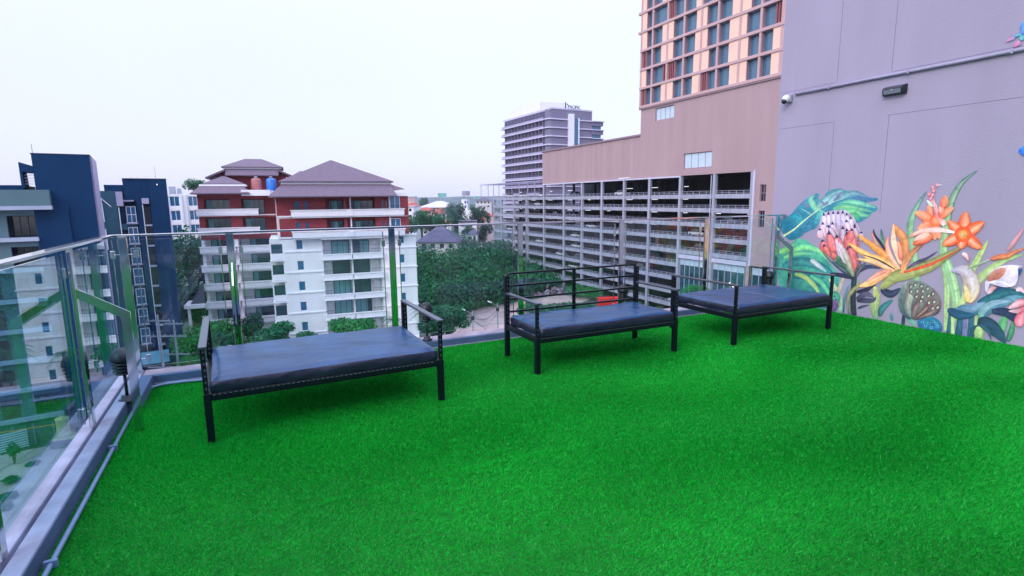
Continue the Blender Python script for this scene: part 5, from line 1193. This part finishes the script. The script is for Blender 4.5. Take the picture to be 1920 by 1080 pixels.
# ================================================================== VEGETATION
def tr(px, py, D, r, lab, kind='mid', n=1500, leaf=None, cat='tree', nm='tree', group=None, flat=.75):
    """tree whose crown centre was sighted at px,py at distance D with crown radius r metres"""
    c = atD(px, py, D); h = c.z-GZ+r*flat
    return tree(nm, lab, (c.x, c.y, GZ), h, r, kind, n, leaf or r*.085, group, cat, flat=flat)
tr(352, 478, 112, 6.5, 'tall dark tree between the navy block and the white building', 'dark', 3000, .5, flat=1.3)
tr(372, 560, 105, 6.5, 'dark tree low behind the utility poles', 'dark', 2600, .5)
tr(332, 560, 104, 5.5, 'dark tree against the right edge of the navy block', 'dark', 2400, .5, flat=1.2)
tr(372, 352, 150, 3.2, 'tree top peeping over the low white block', 'mid', 900, .35)
tr(400, 625, 84, 3.9, 'bright green tree in front of the porch', 'bright', 2400, .32)
tr(440, 650, 80, 3.4, 'bright green tree left of the first glass post', 'mid', 1800, .32)
tr(350, 645, 80, 2.6, 'light green bushy tree beside the utility pole', 'bright', 1600, .28)
tr(512, 628, 78, 3.2, 'feathery green tree right of the steel post behind the left daybed', 'mid', 2200, .30, flat=.6)
tr(470, 612, 84, 1.9, 'slim darker tree against the white balconies', 'dark', 1200, .28, flat=1.2)
tr(660, 622, 77, 3.4, 'rounded bright green tree in front of the right wing balconies', 'bright', 2400, .28, flat=.55)
tr(575, 635, 74, 1.6, 'small pale-leaved tree at the foot of the white wall', 'mid', 900, .2)
tr(842, 600, 72, 2.9, 'glossy frangipani tree beside the sandy road', 'mid', 2600, .26)
tr(815, 605, 70, 2.4, 'dark leafy tree behind the second bollard lamp', 'dark', 1800, .26)
for px, py, D, r, k, lab in [(790, 405, 262, 4.2, 'mid', 'round tree left above the red roofs'), (806, 403, 270, 4.6, 'dark', 'round dark tree between the red roofs'), (826, 408, 262, 3.8, 'mid', 'tree in front of the palm beyond the red roofs'),
                             (854, 393, 300, 5.6, 'dark', 'big dark tree left of the white sign tower'), (862, 410, 285, 4.6, 'dark', 'dark tree below the sign tower'), (893, 396, 300, 4.2, 'dark', 'dark tree right of the white sign tower'),
                             (908, 399, 310, 3.6, 'dark', 'dark tree touching the garage corner'), (770, 410, 250, 3.6, 'mid', 'tree beside the brick edge of the white building'), (880, 428, 235, 2.6, 'dark', 'tree behind the flat-roofed white house'),
                             (906, 428, 215, 3.4, 'dark', 'dense dark tree at the left end of the garage'), (845, 388, 420, 4, 'far', 'distant tree on the skyline below the billboards'), (868, 379, 700, 6, 'far', 'far bluish tree right of the warehouse'), (795, 376, 760, 7, 'far', 'far bluish tree clump over the warehouse roof')]:
    tr(px, py+r*1.5*FPX/D*.35, D, r*1.1, lab, k, 1900, r*.11, group=None, flat=1.25)
palm('palm_tree', 'shaggy pale palm standing among trees beyond the red roofs', (lambda c: (c.x, c.y, GZ))(atD(841, 395, 250)), atD(841, 395, 250).z-GZ, 6.5, 'far', 22)
palm('palm_tree', 'small palm beside the right corner of the white building', (lambda c: (c.x, c.y, GZ))(atD(798, 588, 72)), atD(798, 588, 72).z-GZ+.4, 2.6, 'mid')
palm('palm_tree', 'small palm whose fronds show left of the daybed arm', (lambda c: (c.x, c.y, GZ))(atD(737, 600, 74)), atD(737, 600, 74).z-GZ, 1.9, 'dark')
palm('palm_tree', 'low spiky palm by the utility poles', (lambda c: (c.x, c.y, GZ))(atD(352, 672, 76)), atD(352, 672, 76).z-GZ, 2.2, 'bright')
palm('palm_tree', 'dark palm at the foot of the navy tower', (lambda c: (c.x, c.y, GZ))(atD(112, 655, 58)), atD(112, 655, 58).z-GZ, 2.3, 'dark')
# woodland that reads as one mass between the white building and the garage
def wood():
    bl = []
    Rw = random.Random(2)
    for i in range(420):
        px = Rw.uniform(785, 1160); D = Rw.uniform(112, 215)
        base = onZ(px, 560); g = atD(px, 470, D)
        # treeline: lower and nearer towards the right
        limit = 600 if px < 850 else (586-(px-850)*.24 if px < 1000 else 550-(px-1000)*.18)
        yg = 377+25.6*FPX/D*1.0
        if yg > limit+2: continue
        if g.x > 77: continue
        if g.x > 77: continue
        hgt = Rw.uniform(6, 13) if D > 135 else Rw.uniform(4, 8)
        if px > 945: hgt *= .62
        r = Rw.uniform(3.2, 6.2)
        bl.append((g.x, g.y, GZ+hgt-r*.6, r, r, r*.8)); bl.append((g.x+Rw.uniform(-3, 3), g.y-2, GZ+hgt*.45, r*.9, r*.9, hgt*.42))
    V, F, c = leaf_arrays(bl, 90000, .55, ((.002, .042, .038), (.026, .165, .075)))
    setp(tinted('woodland', V, F, c, 'leaf'), 'dense dark green woodland filling the plot between the white building and the garage', 'woodland', kind='stuff')
wood()
def undergrowth():
    bl = []; Ru = random.Random(8)
    for i in range(90):
        px = Ru.uniform(1170, 1330); py = Ru.uniform(545, 605); g = onZ(px, py)
        if g.x > 81: continue
        bl.append((g.x, g.y, GZ+.6, 2.2, 2.2, Ru.uniform(.6, 1.6)))
    for i in range(70):
        g = onZ(Ru.uniform(980, 1100), Ru.uniform(572, 612)); bl.append((g.x, g.y, GZ+.3, 2.0, 2.0, Ru.uniform(.3, .9)))
    for i in range(60): g = onZ(Ru.uniform(255, 440), Ru.uniform(672, 720)); bl.append((g.x, g.y, GZ+.4, 1.4, 1.4, Ru.uniform(.4, 1.0)))
    V, F, c = leaf_arrays(bl, 26000, .32, ((.008, .09, .07), (.04, .22, .10)))
    setp(tinted('undergrowth', V, F, c, 'leaf'), 'low weeds and creepers covering the vacant ground below the terrace', 'undergrowth', kind='stuff')
undergrowth()
def far_green():
    bl = []; Rf = random.Random(5)
    for i in range(420):
        px = Rf.choice((Rf.uniform(760, 935), Rf.uniform(-400, 420), Rf.uniform(940, 1400))); D = Rf.uniform(520, 1600); g = atD(px, 380, D); r = Rf.uniform(5, 9)
        if 70 < g.x < 140 and g.y < 240: continue
        bl.append((g.x, g.y, GZ+Rf.uniform(3, 9), r*1.3, r*1.3, r*.75))
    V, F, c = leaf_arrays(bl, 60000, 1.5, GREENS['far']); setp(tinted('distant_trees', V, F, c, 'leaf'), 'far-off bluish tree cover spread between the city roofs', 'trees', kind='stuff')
far_green()
for px, py, r, k, lab in [(1108, 562, 2.4, 'bright', 'clipped green hedge left of the red container'), (1082, 558, 2.0, 'bright', 'bright hedge clump behind the bench back')]:
    g = onZ(px, py); shrub('hedge', lab, (g.x, g.y, GZ), 3.2, r*1.6, k, 1400, .22, cat='hedge')
for px, py, D, lab in [(1302, 540, 108, 'bright feathery palm bush left of the right daybed'), (1345, 562, 100, 'feathery palm bush behind the right daybed cushion'), (1232, 585, 100, 'green palm bush between the bench and the right daybed')]:
    c = atD(px, py, D); palm('palm_bush', lab, (c.x, c.y, GZ), c.z-GZ, 3.6, 'bright', 26)
for px, py, h, r, lab in [(22, 905, .5, .9, 'small weed clump on the sand lot'), (28, 870, 2.6, .8, 'thin sapling in front of the striped fence'), (12, 935, .35, 1.0, 'low weed patch at the left edge of the sand lot'), (62, 872, .25, .7, 'flat weed patch on the sand'), (118, 838, .4, 1.1, 'weeds below the beige urn'), (5, 955, .35, .9, 'weed tuft in the left corner of the sand lot')]:
    g = onZ(px, py); shrub('weed', lab, (g.x, g.y, GZ), h, r, 'mid', 380, .16, cat='weeds')

# ================================================================== STREET LEVEL THINGS
def upole(px, top, D, arms, lab, lean=0):
    a = atD(px, top, D); t = thing('utility_pole', lab, 'utility pole', (a.x, a.y, GZ), -YAW)
    mk('pole', MB().tube([(0, 0, GZ), (0, 0, a.z)], [.20, .12], 8), 'pole', t)
    for z, w in arms: mk('crossarm', MB().box(-w/2, w/2, -.08, .08, z-.07, z+.07), 'pole', t); q = MB(); [q.lathe([(.05, 0), (.07, .1), (.03, .22)], (x, 0, z+.07), 6) for x in (-w*.45, -w*.2, w*.2, w*.45)]; mk('insulator', q, 'lens', t)
    return t
upole(295, 590, 72, [(-13.9, 3.2), (-16.0, 3.8), (-20.3, 4.2)], 'taller concrete utility pole with three crossarms by the navy block')
upole(325, 600, 76, [(-15.2, 2.6), (-17.0, 3.2), (-19.6, 3.6)], 'shorter utility pole with crossarms right of the taller one')
wm = MB()
for k, z in enumerate((-13.7, -15.8, -15.8, -20.1)):
    a = atD(284+k*6, 600, 72); b = atD(318+k*5, 608, 76); c_ = a+(a-b).normalized()*60
    for p0, p1 in ((a, b), (a, c_)): wm.tube([(p0.x+(p1.x-p0.x)*i/6, p0.y+(p1.y-p0.y)*i/6, z-1.0*math.sin(math.pi*i/6)*(.4 if p1 is b else 1)) for i in range(7)], .022, 4, False)
setp(mk('power_lines', wm, 'wire'), 'black power lines strung from the two utility poles', 'cables')
def lamp(px, py, D, lab, foot):
    a = atD(px, py, D); t = thing('street_lamp', lab, 'street lamp', (a.x, a.y, GZ), -YAW)
    mk('pole', MB().tube([(0, 0, GZ), (0, 0, a.z)], [.14, .10], 8), 'pole', t); mk('arm', MB().tube([(0, 0, a.z-.5), (-.8, 0, a.z-.15), (-1.2, 0, a.z+.1)], .04, 6), 'pole', t)
    mk('lamp_head', MB().add([(-1.9, -.16, a.z+.30), (-1.1, -.12, a.z+.02), (-1.1, .12, a.z+.02), (-1.9, .16, a.z+.30), (-1.85, -.12, a.z+.45), (-1.1, -.08, a.z+.16), (-1.1, .08, a.z+.16), (-1.85, .12, a.z+.45)], [(3, 2, 1, 0), (4, 5, 6, 7), (0, 1, 5, 4), (1, 2, 6, 5), (2, 3, 7, 6), (3, 0, 4, 7)]), 'white_trim', t)
    mk('bracket', MB().box(-.3, .3, -.15, -.05, a.z-1.6, a.z-.9), 'dark_plastic', t); return a
a = lamp(932.8, 568, 104, 'street lamp by the sandy road nearest the bench', 617); b = lamp(886, 583, 94, 'street lamp left of the other one on the sandy road', 640)
wm = MB()
for s, dz in ((.4, -.6), (1.1, -1.2), (1.8, -1.7)): wm.tube([(b.x+(a.x-b.x)*i/8, b.y+(a.y-b.y)*i/8, (b.z+(a.z-b.z)*i/8)+dz-s*math.sin(math.pi*i/8)) for i in range(9)], .035, 4, False)
c_ = b+(b-a)*1.4; wm.tube([(b.x+(c_.x-b.x)*i/8, b.y+(c_.y-b.y)*i/8, b.z-1.5-1.2*math.sin(math.pi*i/8)) for i in range(9)], .035, 4, False)
wm.tube([(b.x, b.y, b.z-1.5), (b.x+5, b.y-6, GZ+.2)], .03, 4, False)
setp(mk('power_lines', wm, 'wire'), 'sagging black cables between the two street lamps', 'cables')
# logs and rubble heap
g = onZ(1033, 553); t = thing('rubble_heap', 'long heap of logs and broken timber beside the car park', 'rubble', (g.x, g.y, GZ), .15)
R = random.Random(6)
for i in range(46):
    x, y = R.gauss(0, 3.2), R.gauss(0, 1.2); z = max(.1, R.uniform(.1, 2.2)*(1-abs(x)/8)); a_ = R.uniform(0, 3.1); l = R.uniform(.8, 2.4)
    mk('log', MB().bar((x-math.cos(a_)*l/2, y-math.sin(a_)*l/2, z), (x+math.cos(a_)*l/2, y+math.sin(a_)*l/2, z+R.uniform(-.5, .5)), R.uniform(.2, .5), R.uniform(.2, .5)), 'rubble' if R.random() < .7 else 'concrete', t, zabs=False)
g0 = onZ(1126, 580); g1 = onZ(1168, 578); w = (g1-g0).length
t = thing('red_container', 'bright red flat-topped container behind the bench back', 'container', (g0.x, g0.y, GZ), math.atan2(g1.y-g0.y, g1.x-g0.x))
mk('body', MB().box(0, w, 0, 2.4, 0, 2.5), 'red_paint', t, zabs=False, bev=.04)
for i in range(int(w/.6)): mk('rib', MB().box(.15+i*.6, .3+i*.6, -.06, -.001, .15, 2.3), 'red_paint', t, zabs=False)
mk('end_post', MB().box(w+.02, w+.25, -.05, .2, 0, 2.4), 'pinkwall', t, zabs=False)
# parked motorcycles in rows
def moto(pos, rot, k):
    t = thing('motorcycle', '%s motorcycle parked in the %s row beside the garage foot' % ('dark' if k % 3 else 'red', ('farthest', 'second', 'third', 'nearest')[row]), 'motorcycle', (pos.x, pos.y, GZ), rot, 'motorcycles parked beside the garage')
    for y in (-.6, .6): mk('wheel', MB().tube([(-.05, y, .3), (.05, y, .3)], .3, 12), 'tyre', t, zabs=False)
    mk('body', MB().add([(-.12, -.6, .35), (.12, -.6, .35), (.12, .45, .35), (-.12, .45, .35), (-.14, -.8, .75), (.14, -.8, .75), (.12, .35, .9), (-.12, .35, .9)], [(3, 2, 1, 0), (4, 5, 6, 7), (0, 1, 5, 4), (1, 2, 6, 5), (2, 3, 7, 6), (3, 0, 4, 7)]), 'car_dark' if k % 3 else 'red_paint', t, zabs=False)
    mk('seat', MB().box(-.13, .13, -.75, .05, .76, .86), 'dark_plastic', t, zabs=False); mk('handlebar', MB().bar((-.33, .42, 1.05), (.33, .42, 1.05), .04, .04).bar((0, .6, .3), (0, .40, 1.05), .06, .06), 'lens', t, zabs=False)
    mk('windshield', MB().box(-.14, .14, .42, .46, .8, 1.1), 'car_white' if k % 2 else 'lens', t, zabs=False)
k = 0
for row in range(4):
    for i in range(13):
        g = onZ(1078+i*5.5+row*6, 530+row*7+i*.9)
        if g.x < 81.0 and (i+row) % 5: moto(g, 1.1+.1*math.sin(k), k); k += 1
for px, py, c, lab in ((1215, 543, 'car_dark', 'dark car under the garage canopy'), (1182, 552, 'car_white', 'white car parked in front of the garage'), (1262, 557, 'car_dark', 'dark car with pale roof near the shop front')):
    g = onZ(px, py); t = thing('parked_car', lab, 'car', (g.x, g.y, GZ), .5)
    mk('body', MB().box(-.9, .9, -2.1, 2.1, .3, .85), c, t, zabs=False, bev=.14, seg=2)
    mk('cabin', MB().add([(-.82, -1.2, .84), (.82, -1.2, .84), (.82, 1.5, .84), (-.82, 1.5, .84), (-.66, -.7, 1.42), (.66, -.7, 1.42), (.66, 1.0, 1.42), (-.66, 1.0, 1.42)], [(4, 5, 6, 7), (0, 1, 5, 4), (1, 2, 6, 5), (2, 3, 7, 6), (3, 0, 4, 7)]), 'dark_glass', t, zabs=False); mk('roof', MB().box(-.66, .66, -.7, 1.0, 1.42, 1.46), c, t, zabs=False)
    for sx in (-.82, .82):
        for sy in (-1.35, 1.35): mk('wheel', MB().tube([(sx-.1, sy, .32), (sx+.1, sy, .32)], .32, 14), 'tyre', t, zabs=False)
# sand lot: corrugated fence, urn, rope barrier
g0, g1 = onZ(-60, 868), onZ(55, 838); d = (g1-g0); w = d.length
t = thing('slatted_fence', 'pale blue and white striped slatted fence at the sand lot edge', 'fence', (g0.x, g0.y, GZ), math.atan2(d.y, d.x))
for i in range(4):
    q = MB(); x0, x1 = w*i/4+.02, w*(i+1)/4-.02; n = 16
    for j in range(8): q.box(x0, x1, -.03, .03, .15+.25*j, .28+.25*j)
    mk('slat_sheet', q, 'corrugated', t, zabs=False)['kind'] = 'stuff'
for i in range(5): mk('fence_post', MB().box(w*i/4-.05, w*i/4+.05, .06, .14, 0, 2.1), 'pole', t, zabs=False)
g = onZ(123, 833); t = thing('urn', 'tall beige urn on a low plinth beside the orange barrier', 'urn', (g.x, g.y, GZ))
mk('plinth', MB().box(-1.1, 1.1, -.9, .9, 0, .8), 'concrete_dark', t, zabs=False, bev=.05); mk('base', MB().box(-.95, .95, -.8, .8, .8, .95), 'urn', t, zabs=False)
mk('body', MB().lathe([(.75, .95), (.62, 1.4), (.55, 2.0), (.58, 2.7), (.64, 2.9), (.60, 3.0), (.35, 3.02), (.35, 3.12), (.2, 3.14)], (0, 0, 0), 24), 'urn', t, zabs=False, smooth=True)
p0, p1 = onZ(-10, 846), onZ(112, 826); t = thing('rope_barrier', 'orange barrier rail on thin posts running to the urn', 'barrier', (p0.x, p0.y, GZ)); d = p1-p0
mk('rail', MB().tube([(0, 0, 1.9), (d.x, d.y, 1.9)], .05, 6), 'orange', t, zabs=False)
for i in range(4): mk('barrier_post', MB().tube([(d.x*i/3.2, d.y*i/3.2, 0), (d.x*i/3.2, d.y*i/3.2, 2.3)], .05, 6), 'pole', t, zabs=False)
g = onZ(284, 716); t = thing('shed', 'small flat blue-roofed shed below the utility poles', 'shed', (g.x-3.4, g.y, GZ), .12)
mk('wall', MB().box(0, 5.6, 0, 4, 0, 2.6), 'teal_wall', t, zabs=False); mk('roof', MB().add([(-.3, -.4, 2.6), (5.9, -.4, 2.6), (5.9, 4.4, 3.3), (-.3, 4.4, 3.3), (-.3, -.4, 2.7), (5.9, -.4, 2.7), (5.9, 4.4, 3.4), (-.3, 4.4, 3.4)], [(3, 2, 1, 0), (4, 5, 6, 7), (0, 1, 5, 4), (1, 2, 6, 5), (2, 3, 7, 6), (3, 0, 4, 7)]), 'roof_blue', t, zabs=False); mk('door', MB().box(2, 3, -.05, -.001, 0, 2.1), 'navy_dark', t, zabs=False)
g = onZ(140, 735); t = thing('house', 'small house with a pinkish roof seen through the left glass', 'house', (g.x-2, g.y, GZ), .2)
mk('wall', MB().box(0, 6, 0, 6, 0, 2.8), 'cream', t, zabs=False); mk('roof', MB().add([(-.5, -.5, 2.8), (6.5, -.5, 2.8), (6.5, 6.5, 2.8), (-.5, 6.5, 2.8), (2, 3, 4.4), (4, 3, 4.4)], [(0, 1, 5, 4), (1, 2, 5), (2, 3, 4, 5), (3, 0, 4), (3, 2, 1, 0)]), 'pinkwall', t, zabs=False)

# ---- thin evening haze over the whole city
hz = MB().box(-4200, 4200, -800, 7200, GZ-3, 63); ho = mk('haze', hz, 'wire'); ho.data.materials.clear()
hm_ = bpy.data.materials.new('haze'); hm_.use_nodes = True; n_ = hm_.node_tree.nodes; n_.remove(n_['Principled BSDF'])
pv = n_.new('ShaderNodeVolumePrincipled'); pv.inputs['Color'].default_value = (.93, .94, .99, 1); pv.inputs['Density'].default_value = .00011
hm_.node_tree.links.new(pv.outputs[0], n_['Material Output'].inputs['Volume']); ho.data.materials.append(hm_); setp(ho, 'pale evening haze hanging over the city', 'haze', kind='stuff')
